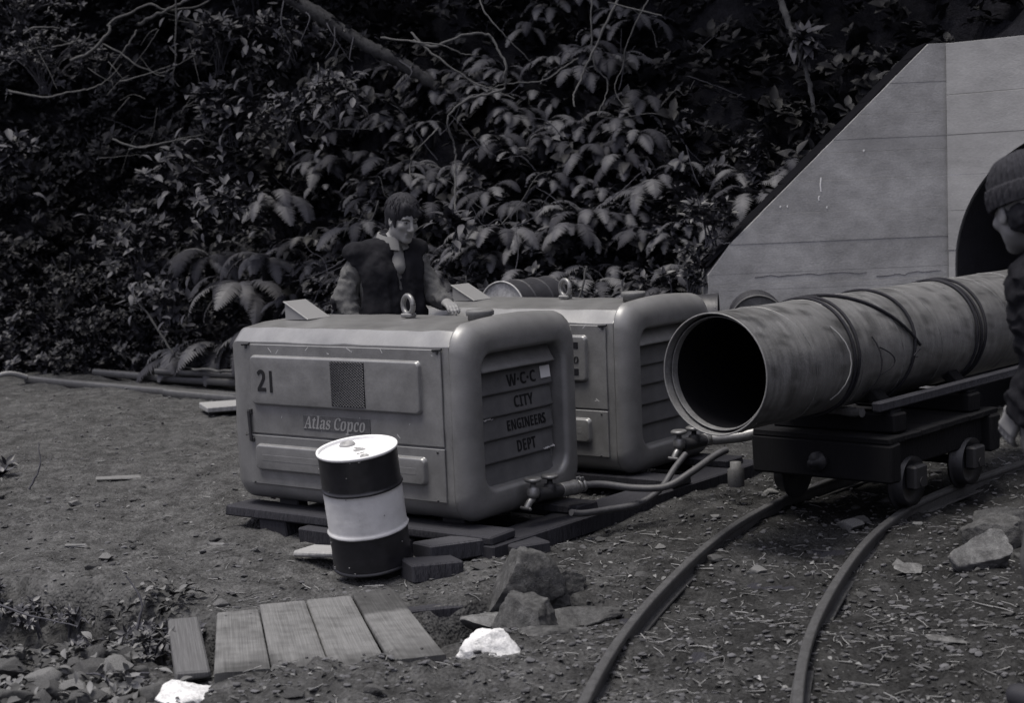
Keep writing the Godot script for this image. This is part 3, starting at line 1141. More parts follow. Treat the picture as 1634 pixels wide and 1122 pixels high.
func trolley(at: Vector3, label: String) -> void:
	var wood: Material = mats["trolley wood"]
	var iron: Material = mats["black iron"]
	var t := thing("rail_trolley", label, "rail trolley", pose(at, Vector3(0.668, 0, -0.744)), "trolleys carrying the pipe")
	for z in [-0.56, 0.56]:
		var hb := MB.new()
		hb.box(Transform3D(Basis(), Vector3(0, 0.25, z)), Vector3(0.80, 0.2, 0.11), 0.012, 0.004, rng)
		obj("headstock", hb, wood, t)
		var ck := MB.new()
		ck.lathe([[0.0, 0.0], [0.05, 0.0], [0.05, 0.03], [0.02, 0.04], [0.02, 0.09], [0.0, 0.09]], 12, Transform3D(Basis(Vector3.RIGHT, -PI / 2 if z < 0.0 else PI / 2), Vector3(0.0, 0.24, z + 0.05 * signf(z))))
		obj("coupling", ck, iron, t)
	for x in [-0.3, 0.3]:
		var so := MB.new()
		so.box(Transform3D(Basis(), Vector3(x, 0.27, 0)), Vector3(0.09, 0.15, 1.0), 0.01, 0.004, rng)
		obj("sole_bar", so, wood, t)
	for k in 7:
		var dk := MB.new()
		dk.box(Transform3D(Basis(), Vector3(rng.randf_range(-0.01, 0.01), 0.362, -0.53 + k * 0.177)), Vector3(0.78, 0.03, 0.165), 0.004, 0.003, rng)
		obj("deck_plank", dk, wood, t)
	for z in [-0.33, 0.33]:
		var ax := MB.new()
		ax.tube([Vector3(-0.42, 0.125, z), Vector3(0.42, 0.125, z)], 0.025, 0.025, 10)
		obj("axle", ax, iron, t)
		for s in [-1, 1]:
			var wh := MB.new()
			var prof := [[0.03, -0.03], [0.045, -0.035], [0.05, -0.008], [0.10, -0.008], [0.125, -0.03], [0.125, 0.026], [0.15, 0.03], [0.15, 0.044], [0.10, 0.03], [0.05, 0.012], [0.04, 0.03], [0.03, 0.03]]
			wh.lathe(prof, 28, Transform3D(Basis(Vector3(0, 0, 1), PI / 2 * s), Vector3(0.342 * s, 0.125, z)))
			obj("wheel", wh, mats["wheel steel"], t)
			var bx := MB.new()
			bx.box(Transform3D(Basis(), Vector3(0.385 * s, 0.15, z)), Vector3(0.06, 0.12, 0.13), 0.01)
			obj("axle_box", bx, iron, t)
	for z in [-0.42, 0.42]:
		var bo := MB.new()
		bo.box(Transform3D(Basis(), Vector3(0, 0.43, z)), Vector3(0.70, 0.10, 0.13), 0.01, 0.004, rng)
		obj("bolster", bo, wood, t)
		for s in [-1, 1]:
			var wg := MB.new()
			wg.box(Transform3D(Basis(Vector3(0, 0, 1), -0.75 * s), Vector3(0.245 * s, 0.535, z)), Vector3(0.20, 0.05, 0.10), 0.006, 0.003, rng)
			obj("wedge", wg, wood, t)
	var bag := MB.new()                                    # folded sacking between pipe and front bolster
	bag.tube(smooth([Vector3(0.27, 0.49, -0.50), Vector3(0.12, 0.487, -0.52), Vector3(-0.03, 0.484, -0.50), Vector3(-0.2, 0.487, -0.53)], 6), 0.016, 0.022, 8, 0.25, rng)
	obj("packing", bag, mats["sacking"], t)

# ---------------------------------------------------------------- timbers, stones, fittings
func baulk(called: String, label: String, a: Vector3, b: Vector3, w: float, h: float, m: Material, group := "", category := "timber", rough := 0.006) -> MeshInstance3D:
	var mb := MB.new()                                     # a and b are the middles of the end faces
	mb.box(Transform3D(), Vector3(w, h, a.distance_to(b)), 0.008, rough, rng)
	var o := obj(called, mb, m, null, pose((a + b) * 0.5, b - a))
	tag(o, label, category, group)
	return o

func rock_shape(size: Vector3, cuts: int, seed_: int, detail := 3) -> MB:
	var g := RandomNumberGenerator.new()
	g.seed = seed_
	var mb := MB.new()
	var nrm := []
	for k in cuts:
		var d := Vector3(g.randfn(), g.randfn(), g.randfn()).normalized()
		nrm.append([d, g.randf_range(0.42, 0.78)])
	var n := 4 << (detail - 1)
	var rs := []
	for i in n + 1:
		var th := PI * i / n
		var ring := PackedVector3Array()
		for j in n * 2:
			var ph := TAU * j / (n * 2.0)
			var q := Vector3(sin(th) * cos(ph), cos(th), sin(th) * sin(ph))
			for c in nrm:
				var e: float = q.dot(c[0])
				if e > c[1]:
					q -= c[0] * (e - c[1]) * 0.97
			q += q * (relief.get_noise_3d(q.x * 3 + seed_ * 3.1, q.y * 3, q.z * 3) * 0.10 + fine.get_noise_3d(q.x * 9, q.y * 9 + seed_, q.z * 9) * 0.022)
			ring.append(q * size)
		rs.append(ring)
	mb.rows(rs, true, false)
	return mb

func rock(at: Vector3, size: Vector3, turn: float, label: String, m: Material, seed_: int, group := "", tilt := 0.0) -> void:
	var o := obj("rock", rock_shape(size * 1.25, 13, seed_, 4), m, null, Transform3D(Basis(Vector3.UP, turn) * Basis(Vector3.RIGHT, tilt), at))
	tag(o, label, "rock", group)

func ground_at(x: float, z: float, up := 0.0) -> Vector3:
	return Vector3(x, land(x, z) + up, z)

func props() -> void:
	var old: Material = mats["old timber"]
	var u := Vector3(0.8, 0, 0.6)
	var v := Vector3(0.6, 0, -0.8)
	var c1 := Vector3(-0.22, 0, -7.30)
	# the raft of timbers under the compressors: long bearers across, boards along
	var g1 := "timbers under the compressors"
	baulk("bearer", "long dark bearer under the front ends of both compressors, nearest the rails", c1 + u * 0.06 - v * 0.06 + Vector3(0, 0.04, 0), c1 + u * 0.10 + v * 2.55 + Vector3(0, 0.035, 0), 0.22, 0.09, old, g1)
	baulk("bearer", "dark bearer under the rear ends of both compressors", c1 - u * 1.32 - v * 0.04 + Vector3(0, 0.03, 0), c1 - u * 1.32 + v * 2.5 + Vector3(0, 0.03, 0), 0.2, 0.09, old, g1)
	baulk("bearer", "long edge timber along the near side of the front compressor behind the drum", c1 - u * 1.66 + v * 0.05 + Vector3(0, 0.098, 0), c1 + u * 0.15 + v * 0.04 + Vector3(0, 0.108, 0), 0.2, 0.05, old, g1)
	baulk("bearer", "edge timber under the far side of the front compressor", c1 - u * 1.6 + v * 0.80 + Vector3(0, 0.098, 0), c1 + u * 0.12 + v * 0.80 + Vector3(0, 0.108, 0), 0.2, 0.05, old, g1)
	baulk("bearer", "edge timber under the near side of the rear compressor", c1 - u * 1.55 + v * 1.62 + Vector3(0, 0.096, 0), c1 + u * 0.2 + v * 1.62 + Vector3(0, 0.104, 0), 0.2, 0.045, old, g1)
	baulk("bearer", "edge timber under the far side of the rear compressor", c1 - u * 1.6 + v * 2.32 + Vector3(0, 0.096, 0), c1 + u * 0.15 + v * 2.32 + Vector3(0, 0.104, 0), 0.2, 0.045, old, g1)
	baulk("packing_timber", "low timber packed under the edge bearer left of the drum", c1 - u * 1.05 - v * 0.06 + Vector3(0, 0.02, 0), c1 - u * 0.35 - v * 0.07 + Vector3(0, 0.02, 0), 0.13, 0.10, old, g1)
	baulk("packing_timber", "short timber under the near corner of the raft of bearers", Vector3(-0.10, 0.02, -7.52), Vector3(0.06, 0.02, -7.22), 0.2, 0.1, old, g1)
	# short offcuts in front
	baulk("wood_block", "squared offcut of timber lying beside the foot of the drum, the upper of two", Vector3(-0.46, 0.075, -7.13), Vector3(-0.10, 0.07, -7.34), 0.18, 0.085, mats["grey timber"], "timber offcuts by the drum", "timber")
	baulk("wood_block", "short dark offcut of timber lowest and nearest the boards in front of the drum", Vector3(-0.52, 0.035, -6.93), Vector3(-0.29, 0.03, -7.02), 0.16, 0.09, old, "timber offcuts by the drum", "timber")
	baulk("board_offcut", "pale flat board end on the earth left of the drum", Vector3(-1.06, 0.035, -7.48), Vector3(-0.82, 0.045, -7.33), 0.16, 0.03, mats["pale board"], "", "board")
	baulk("board_offcut", "white board lying on the ground behind the left end of the front compressor", Vector3(-2.62, 0.06, -13.0), Vector3(-2.0, 0.05, -13.25), 0.35, 0.05, mats["pale board"], "", "board")
	# boards across the ditch
	var far := [[-1.261, -6.275], [-1.098, -6.35], [-0.912, -6.42], [-0.725, -6.49], [-0.545, -6.555]]
	var nr := [[-1.123, -5.46], [-0.915, -5.48], [-0.708, -5.50], [-0.495, -5.52], [-0.275, -5.55]]
	var says := ["pale weathered plank next to the dark slot in the ditch crossing", "pale plank second from the dark slot in the ditch crossing", "pale plank third from the dark slot, beside the plank with the dark end", "pale plank with a dark far end, nearest the white stone"]
	for k in 4:
		var a := Vector3((far[k][0] + far[k + 1][0]) * 0.5, 0.03 + 0.006 * (k % 2), (far[k][1] + far[k + 1][1]) * 0.5)
		var b := Vector3((nr[k][0] + nr[k + 1][0]) * 0.5, 0.028 + 0.005 * (k % 2), (nr[k][1] + nr[k + 1][1]) * 0.5)
		var wa := Vector2(far[k][0], far[k][1]).distance_to(Vector2(far[k + 1][0], far[k + 1][1]))
		var mb := MB.new()
		var ln := a.distance_to(b)
		# a tapering board built in stations, so that its edges wander a little
		var rs := []
		var turn := pose((a + b) * 0.5, b - a)
		for i in 61:
			var f := i / 60.0
			var hw := lerpf(wa, 0.212, f) * 0.5 - 0.0045
			var zz := (f - 0.5) * ln
			var j := relief.get_noise_2d(f * 40.0, k * 17.0) * 0.002
			var ring := PackedVector3Array()
			for q in [[-hw, -0.02], [-hw * 0.5, -0.02], [0, -0.02], [hw * 0.5, -0.02], [hw, -0.02], [hw + j, 0.0], [hw + j, 0.012], [hw - 0.005, 0.0185], [hw * 0.6, 0.0195], [hw * 0.2, 0.0185], [-hw * 0.2, 0.0185], [-hw * 0.6, 0.0195], [-hw + 0.005, 0.0185], [-hw + j, 0.012], [-hw + j, 0.0]]:
				ring.append(Vector3(q[0], q[1] + relief.get_noise_2d(zz * 30.0, q[0] * 60.0 + k * 50.0) * 0.0015 + 0.004 * sin(f * 3.0 + k), zz))
			rs.append(ring)
		mb.rows(rs, true)
		for i in mb.v.size():                               # the far end of the last board is coloured darker
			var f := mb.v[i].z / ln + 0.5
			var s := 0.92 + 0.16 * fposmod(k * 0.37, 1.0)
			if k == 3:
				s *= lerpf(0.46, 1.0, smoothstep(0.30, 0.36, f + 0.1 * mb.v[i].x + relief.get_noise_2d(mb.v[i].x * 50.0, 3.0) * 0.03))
			s *= 0.92 + 0.32 * relief.get_noise_2d(mb.v[i].x * 9.0 + k * 7.0, mb.v[i].z * 3.0) + 0.25 * fine.get_noise_2d(mb.v[i].x * 30.0, mb.v[i].z * 14.0 + k * 9.0)
			s *= lerpf(1.0, 0.55, smoothstep(0.80, 0.97, f + 0.16 * relief.get_noise_2d(mb.v[i].x * 12.0 + k * 5.0, 8.0)))     # earth trodden over the near end
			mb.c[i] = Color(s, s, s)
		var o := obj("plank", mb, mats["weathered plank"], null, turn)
		tag(o, says[k], "plank", "boards laid across the ditch")
		for e in [[-0.42, 0.05], [-0.42, -0.05], [0.40, 0.03]]:
			var nail := MB.new()
			nail.lathe([[0.0, 0.021], [0.006, 0.021], [0.0065, 0.019], [0.0, 0.018]], 8, Transform3D(Basis(), Vector3(e[1], 0, e[0] * ln)))
			obj("nail", nail, mats["black iron"], o)
	baulk("plank", "short dirty board on the near left of the dark slot, apart from the other planks", Vector3(-1.395, 0.03, -6.26), Vector3(-1.205, 0.028, -5.50), 0.125, 0.032, mats["dirty plank"], "boards laid across the ditch", "plank", 0.004)
	baulk("edge_timber", "dark timber set in the ditch side beyond the right edge of the planks", Vector3(-0.50, -0.03, -6.40), Vector3(-0.26, -0.03, -6.47), 0.09, 0.07, old, "", "timber")
	for q in [[-2.72, -9.93, -2.45, -10.02, 0.05, "pale split length of wood lying on the open earth left of the compressor"], [-1.60, -7.86, -1.50, -7.80, 0.03, "short pale chip of wood on the earth before the left end of the compressor"], [-2.36, -7.93, -2.24, -7.93, 0.03, "small pale chip of wood near the lip of the hollow"], [-1.86, -11.4, -1.72, -11.5, 0.04, "pale chip of wood on the earth behind the left end of the compressor"]]:
		baulk("wood_splinter", q[5], ground_at(q[0], q[1], 0.012), ground_at(q[2], q[3], 0.006), q[4], 0.02, mats["grey splinter"], "splinters of wood on the ground", "wood", 0.008)
	# stones
	var st: Material = mats["stone"]
	rock(Vector3(0.0, 0.035, -6.5), Vector3(0.155, 0.145, 0.125), 0.5, "large angular grey boulder at the corner of the compressor timbers, topmost of the heap", st, 11, "", -0.2)
	rock(Vector3(0.01, -0.005, -6.10), Vector3(0.17, 0.115, 0.095), -0.5, "wedge shaped grey boulder leaning in front of the larger boulder", st, 5, "", 0.25)
	rock(Vector3(-0.155, -0.02, -6.22), Vector3(0.10, 0.06, 0.08), 0.9, "small pale stone tucked between the wedge shaped boulder and the white stone", mats["pale stone"], 7)
	rock(Vector3(-0.13, -0.01, -5.72), Vector3(0.165, 0.08, 0.10), 0.35, "bright white limewashed stone at the right end of the planks", mats["white stone"], 23)
	rock(Vector3(0.16, 0.01, -6.62), Vector3(0.13, 0.07, 0.10), 1.1, "low brown stone behind the heap of boulders, towards the rails", st, 31)
	rock(Vector3(0.22, -0.01, -6.25), Vector3(0.16, 0.04, 0.09), 0.2, "flat half buried stone between the boulders and the left rail", st, 37)
	rock(Vector3(0.10, -0.01, -5.98), Vector3(0.2, 0.035, 0.08), -0.2, "long flat stone in the earth right of the white stone", st, 41)
	rock(Vector3(-1.155, -0.02, -5.33), Vector3(0.13, 0.09, 0.10), 0.6, "white faced broken stone at the near end of the short dirty board", mats["white stone"], 43, "", 0.2)
	rock(Vector3(-1.02, -0.01, -5.30), Vector3(0.08, 0.06, 0.09), 0.1, "grey stone against the white faced broken stone", st, 47)
	rock(ground_at(1.99, -6.52, 0.05), Vector3(0.135, 0.085, 0.10), 0.3, "broad pale boulder at the feet of the man in the knitted hat", mats["pale stone"], 53)
	rock(ground_at(2.16, -6.88, 0.05), Vector3(0.14, 0.09, 0.11), -0.3, "dark boulder behind the broad pale boulder on the right", st, 59)
	rock(ground_at(2.28, -7.2, 0.05), Vector3(0.13, 0.08, 0.11), 0.5, "dark boulder farthest back of the stones at the right edge", st, 61)
	rock(Vector3(1.70, 0.015, -6.66), Vector3(0.07, 0.035, 0.05), 0.2, "small pale stone left of the broad pale boulder", mats["pale stone"], 67)
	rock(Vector3(1.56, 0.01, -5.62), Vector3(0.075, 0.012, 0.032), -0.5, "thin pale flake of stone lying right of the rails in the foreground", mats["pale stone"], 71)
	var g := RandomNumberGenerator.new()
	g.seed = 77
	var pile := "broken stones in the ditch on the near left"
	var shapes := []
	for k in 6:
		shapes.append(rock_shape(Vector3.ONE * 1.2, 12, 100 + k, 3).mesh())
	for k in 110:                                           # rubble in the hollow
		var x := g.randf_range(-2.35, -1.25)
		var z := g.randf_range(-6.35, -5.25)
		if x > -1.42 and z < -5.45:
			continue
		var s := g.randf_range(0.025, 0.075)
		var o := obj("rubble_stone", shapes[k % 6], st if k % 5 else mats["pale stone"], null, Transform3D(Basis.from_euler(Vector3(g.randf() * 6.0, g.randf() * 6.0, g.randf() * 6.0)).scaled(Vector3(s * 1.3, s * 0.8, s)), ground_at(x, z, s * 0.35)))
		tag(o, "broken stone among leaves in the hollow left of the planks", "stone", pile)
	for k in 150:                                          # loose stones on the open ground
		var x := g.randf_range(-3.6, 2.6)
		var z := g.randf_range(-9.5, -4.9)
		var a := (Vector3(x, 0, z) - c1)
		var lu := a.dot(u)
		var lv := a.dot(v)
		if (lu > -1.8 and lu < 0.3 and lv > -0.25 and lv < 2.7) or (x > -1.5 and x < -0.2 and z > -6.6 and z < -5.4):
			continue
		var s := g.randf_range(0.012, 0.034) * (1.0 if k % 9 else 1.5)
		var o := obj("loose_stone", shapes[k % 6], st if k % 4 else mats["pale stone"], null, Transform3D(Basis.from_euler(Vector3(g.randf() * 6.0, g.randf() * 6.0, g.randf() * 6.0)).scaled(Vector3(s * 1.4, s * 0.7, s)), ground_at(x, z, s * 0.3)))
		tag(o, "small loose stone lying on the trodden earth", "stone", "loose stones on the ground")
	# lengths of rail left along the bank foot
	for q in [[Vector3(-4.95, 0.07, -15.8), Vector3(-2.1, 0.05, -13.45), 0.045, "long steel rail lying along the foot of the bank, nearest the clearing"], [Vector3(-4.3, 0.10, -15.95), Vector3(-1.9, 0.10, -13.9), 0.04, "steel rail lying along the foot of the bank behind the nearest one"], [Vector3(-3.5, 0.16, -15.2), Vector3(-1.7, 0.18, -13.9), 0.03, "thin rod resting on the spare rails by the bank"], [Vector3(-3.2, 0.05, -14.25), Vector3(-1.8, 0.04, -13.2), 0.05, "short dark rail half sunk in the earth in front of the spare rails"]]:
		var mid: Vector3 = (q[0] + q[1]) * 0.5
		var pts := smooth([q[0], mid + Vector3(0, -0.02, -0.06), q[1]], 8)
		var mb := MB.new()
		sweep(mb, pts, q[2], -q[2] * 0.9, q[2] * 0.9, q[2] * 0.4)
		tag(obj("spare_rail", mb, mats["rail steel"]), q[3], "rail", "spare rails along the bank")
	var hump := MB.new()
	hump.tube(smooth([Vector3(-4.95, 0.10, -15.75), Vector3(-5.1, 0.16, -15.6), Vector3(-5.3, 0.10, -15.4), Vector3(-5.4, 0.02, -15.3)], 6), 0.03, 0.02, 7)
	tag(obj("bent_pipe", hump, mats["pale wire"]), "pale bent pipe end at the far left tip of the spare rails", "pipe")
	# long side baulk that keeps the pipe from rolling
	baulk("side_baulk", "long pale edged timber along the right flank of the big pipe", Vector3(1.765, 0.612, -7.53), Vector3(2.97, 0.612, -8.87), 0.05, 0.05, mats["grey timber"], "", "timber", 0.004)

func manifold(base: Vector3, along: Vector3, label: String, ln: float) -> void:
	var t := thing("air_manifold", label, "air valve", pose(base, along), "valve manifolds on the compressor fronts")
	var brass: Material = mats["worn steel"]
	var iron: Material = mats["black iron"]
	var body := MB.new()
	body.tube([Vector3(0, 0, 0.02), Vector3(0, 0, ln * 0.62)], 0.033, 0.033, 14)
	obj("manifold_pipe", body, iron, t)
	var sl := MB.new()
	sl.lathe([[0.0, 0.0], [0.034, 0.0], [0.037, 0.006], [0.037, 0.10], [0.040, 0.102], [0.040, 0.118], [0.030, 0.12], [0.0, 0.12]], 18, pole(Vector3(0, 0, ln * 0.58), Vector3(0, 0, 1)))
	obj("coupling_sleeve", sl, brass, t)
	var cl := MB.new()
	for k in 2:
		cl.lathe([[0.022, 0.0], [0.034, 0.002], [0.034, 0.016], [0.022, 0.018]], 14, pole(Vector3(0, 0, ln * 0.58 + 0.13 + k * 0.03), Vector3(0, 0, 1)))
	for s in [-1, 1]:
		cl.box(Transform3D(Basis(), Vector3(0.012 * s, 0.038, ln * 0.58 + 0.152)), Vector3(0.012, 0.022, 0.03), 0.003)
	obj("hose_clamp", cl, brass, t)
	for z in [0.0, ln * 0.36]:
		var vb := MB.new()
		vb.lathe([[0.0, -0.02], [0.03, -0.02], [0.034, 0.0], [0.03, 0.03], [0.016, 0.034], [0.012, 0.06], [0.0, 0.06]], 14, Transform3D(Basis(), Vector3(0, 0.012, z)))
		var b := obj("valve_body", vb, brass if z == 0.0 else iron, t)
		var hw := MB.new()
		hw.lathe([[0.0, 0.060], [0.038, 0.059], [0.044, 0.064], [0.044, 0.074], [0.036, 0.079], [0.0, 0.076]], 18, Transform3D(Basis(), Vector3(0, 0.012, z)))
		obj("hand_wheel", hw, brass, b)
	var sp := MB.new()
	sp.tube(smooth([Vector3(0, -0.01, 0), Vector3(0.0, -0.03, -0.03), Vector3(0.0, -0.055, -0.05)], 4), 0.019, 0.017, 10)
	sp.box(Transform3D(Basis(Vector3.RIGHT, 0.7), Vector3(0, -0.055, -0.055)), Vector3(0.07, 0.014, 0.02), 0.004)
	obj("spout", sp, brass, t)

func fittings() -> void:
	var hose_m: Material = mats["hose rubber"]
	manifold(Vector3(0.075, 0.235, -7.58), Vector3(0.60, -0.02, -0.62), "brass valve manifold with two hand wheels low on the front compressor grille", 0.34)
	manifold(Vector3(0.88, 0.335, -8.28), Vector3(0.55, 0.03, -0.5), "valve manifold under the end of the big pipe on the rear compressor", 0.34)
	# the hoses
	var h1 := MB.new()
	h1.tube(smooth([Vector3(0.335, 0.228, -7.85), Vector3(0.44, 0.222, -7.88), Vector3(0.60, 0.20, -7.86), Vector3(0.76, 0.205, -7.84), Vector3(0.90, 0.265, -7.90), Vector3(1.03, 0.325, -8.0), Vector3(1.10, 0.345, -8.05)], 8), 0.019, 0.019, 10)
	tag(obj("air_hose", h1, hose_m), "grey air hose looping from the front compressor valve up under the pipe end", "hose", "air hoses between the compressors and the pipe")
	var h2 := MB.new()
	h2.tube(smooth([Vector3(0.90, 0.31, -8.18), Vector3(0.83, 0.25, -8.10), Vector3(0.74, 0.165, -7.98), Vector3(0.62, 0.115, -7.88), Vector3(0.45, 0.105, -7.80), Vector3(0.32, 0.12, -7.66), Vector3(0.26, 0.14, -7.60)], 8), 0.017, 0.017, 10)
	tag(obj("air_hose", h2, hose_m), "lower air hose trailing from the rear compressor valve along the front bearer", "hose", "air hoses between the compressors and the pipe")
	var h3 := MB.new()
	h3.tube(smooth([Vector3(1.08, 0.35, -8.40), Vector3(1.22, 0.365, -8.36), Vector3(1.36, 0.385, -8.36), Vector3(1.6, 0.36, -8.5), Vector3(1.9, 0.25, -8.9), Vector3(2.3, 0.06, -9.3)], 6), 0.034, 0.032, 12)
	tag(obj("delivery_pipe", h3, mats["worn steel"]), "fat delivery pipe running from the rear valve behind the trolley", "pipe")
	var bx := MB.new()
	bx.lathe([[0.0, 0.0], [0.045, 0.0], [0.045, 0.09], [0.03, 0.10], [0.03, 0.13], [0.0, 0.13]], 14, Transform3D(Basis(), Vector3(1.17, 0.12, -8.22)))
	tag(obj("drain_pot", bx, mats["dull cap"]), "small round drain pot standing on the bearer just left of the trolley", "pot")
	# drums behind the compressors, on a bench of timbers
	for bn in 2:
		var bench := thing("timber_bench", ["rough timber bench behind the rear compressor carrying the white ended drum", "lower timber bench by the concrete wall carrying two dark drums"][bn], "bench", pose([Vector3(0.22, 0.045, -10.93), Vector3(1.33, -0.105, -10.74)][bn], Vector3(1, 0, 0.17)), "benches under the lying drums")
		var ln: float = [0.9, 1.15][bn]
		bench_parts(bench, ln)
	drums()

func bench_parts(bench: Node3D, ln: float) -> void:
	for x in [-0.11, 0.11]:
		var bm := MB.new()
		bm.box(Transform3D(Basis(), Vector3(x, 0.68, 0)), Vector3(0.11, 0.09, ln), 0.008, 0.005, rng)
		obj("beam", bm, mats["old timber"], bench)
	for z in [-0.42 * ln, 0.42 * ln]:
		var lg := MB.new()
		lg.box(Transform3D(Basis(), Vector3(0, 0.29, z)), Vector3(0.36, 0.68, 0.12), 0.008, 0.005, rng)
		obj("leg", lg, mats["old timber"], bench)

func drums() -> void:
	drum(pole(Vector3(0.27, 0.957, -11.10), Vector3(-0.58, 0.0, 0.81)), "lying drum with white end and lettered lid behind the rear compressor", "drums lying behind the compressors", mats["drum dark"], mats["drum dark"], mats["drum lid worn"])
	drum(pole(Vector3(1.44, 0.807, -10.72), Vector3(-0.98, 0.0, -0.17)), "dark lying drum behind the front cowl of the rear compressor", "drums lying behind the compressors", mats["drum dark"], mats["drum dark"], mats["drum grey"])
	drum(pole(Vector3(1.72, 0.807, -10.92), Vector3(-0.12, 0.0, 0.99)), "drum lying with its black rimmed end facing the camera behind the big pipe", "drums lying behind the compressors", mats["drum dark"], mats["drum dark"], mats["drum grey"])
	# the standing drum
	var d := drum(pole(Vector3(-0.685, 0.045, -7.10), Vector3(-0.075, 1.0, 0.135)), "upright black and white banded drum with bright lid in front of the compressor", "", mats["drum white"], mats["drum black"], mats["drum lid"])
	d.remove_meta("group")
	var lid: Node = d.find_child("lid", false, false)
	for q in [[0.0, 0.01, 0.030, 0.05], [-0.05, 0.02, 0.012, 0.035], [0.035, 0.0, 0.04, 0.02], [-0.078, 0.035, 0.01, 0.012]]:
		var st := MB.new()
		st.box(Transform3D(Basis(Vector3.UP, 0.5), Vector3(q[0], 0.5492, q[1])), Vector3(q[2], 0.0012, q[3]), 0.0004, 0.003, rng)
		obj("paint_mark", st, mats["bung"], lid)

# ---------------------------------------------------------------- plants
func frond_mesh(droop: float, lift: float, seed_: int) -> ArrayMesh:       # unit length fern frond, out along +z, front face up
	var g := RandomNumberGenerator.new()
	g.seed = seed_
	var mb := MB.new()
	var n := 30
	var pts := []
	var dirs := []
	var p := Vector3.ZERO
	var bendx := g.randf_range(-0.25, 0.25)
	for i in n + 1:
		var f := i / float(n)
		var e := lift - droop * pow(f, 1.15)
		var d := Vector3(sin(bendx * f), sin(e), cos(e)).normalized()
		pts.append(p)
		dirs.append(d)
		p += d / n
	for i in range(4, n + 1):
		var f := i / float(n)
		var w := 0.20 * pow(sin(PI * clampf(f * 0.86 + 0.09, 0.0, 1.0)), 0.8) * g.randf_range(0.88, 1.08)
		var d: Vector3 = dirs[i]
		var side := d.cross(Vector3.UP).normalized()
		var up := side.cross(d)
		for s in [-1.0, 1.0]:
			var o: Vector3 = (side * s * 0.93 + d * 0.36).normalized()
			var sag := -up * w * g.randf_range(0.16, 0.42)
			var bw := 0.017
			var q0: Vector3 = pts[i]
			var q1 := q0 + o * w * 0.55 + sag * 0.25
			var q2 := q0 + o * w + sag
			var k := g.randf_range(0.8, 1.1)
			mb.col = Color(k, k, k)
			var a := mb.p(q0 - d * bw)
			var b := mb.p(q0 + d * bw)
			var c := mb.p(q1 - d * bw * 0.85)
			var e2 := mb.p(q1 + d * bw * 0.85)
			var t := mb.p(q2)
			mb.tri(a, b, c)
			mb.tri(b, e2, c)
			mb.tri(c, e2, t)
	mb.col = Color(0.8, 0.8, 0.8)
	var stem := []
	for i in range(0, n + 1, 5):
		stem.append(pts[i] + Vector3(0, -0.003, 0))
	mb.tube(stem, 0.009, 0.002, 4)
	return mb.mesh()

func leaf_mesh(aspect: float, fold: float, curl: float) -> MB:             # unit length leaf along +z
	var mb := MB.new()
	var rs := []
	for i in 6:
		var f := i / 5.0
		var w: float = aspect * [0.10, 0.78, 1.0, 0.86, 0.5, 0.02][i]
		var y := curl * (f - f * f * 1.7)
		var z := f
		rs.append(PackedVector3Array([Vector3(-w, y + fold * w, z), Vector3(0, y, z), Vector3(w, y + fold * w, z)]))
	mb.rows(rs, false)
	return mb

func rosette_mesh(leaves: int, size: float, seed_: int, aspect := 0.2) -> MB:   # a whorl of leaves about +y
	var g := RandomNumberGenerator.new()
	g.seed = seed_
	var mb := MB.new()
	for k in leaves:
		var lf := leaf_mesh(aspect * g.randf_range(0.85, 1.2), g.randf_range(0.1, 0.5), g.randf_range(-0.1, 0.35))
		var a := TAU * k / leaves * 1.618 * 2.0 + g.randf() * 0.5
		var bs := Basis(Vector3.UP, a) * Basis(Vector3.RIGHT, g.randf_range(-0.9, 0.35))
		var s := size * g.randf_range(0.6, 1.1)
		var t := g.randf_range(0.75, 1.15)
		mb.col = Color(t, t, t)
		mb.add(lf, Transform3D(bs.scaled(Vector3.ONE * s), Vector3(0, g.randf_range(-0.03, 0.03), 0)))
	mb.col = Color.WHITE
	return mb

var leaf_kinds := []
var fronds := []
var rosettes := []

func fern(at: Vector3, size: float, face: float, count: int, label: String, g: RandomNumberGenerator, hang := 0.0) -> void:
	var t := thing("fern", label, "fern", Transform3D(Basis(), at), "ferns on the bank")
	for k in count:
		var a := face + (k - (count - 1) * 0.5) * (3.9 / count) + g.randf_range(-0.2, 0.2)
		var s := size * g.randf_range(0.75, 1.15)
		var bs := Basis(Vector3.UP, a) * Basis(Vector3.RIGHT, hang + g.randf_range(-0.25, 0.2)) * Basis(Vector3.BACK, g.randf_range(-0.3, 0.3))
		obj("frond", fronds[g.randi() % fronds.size()], mats[["fern", "fern", "fern pale", "fern dark", "fern dark"][g.randi() % 5]], t, Transform3D(bs.scaled(Vector3.ONE * s), Vector3(g.randf_range(-0.04, 0.04), 0.05, g.randf_range(-0.04, 0.04))))
	var cr := MB.new()
	cr.lathe([[0.0, -0.15], [0.05, -0.15], [0.055, 0.0], [0.035, 0.07], [0.0, 0.09]], 8)
	obj("crown", cr, mats["bark dark"], t)

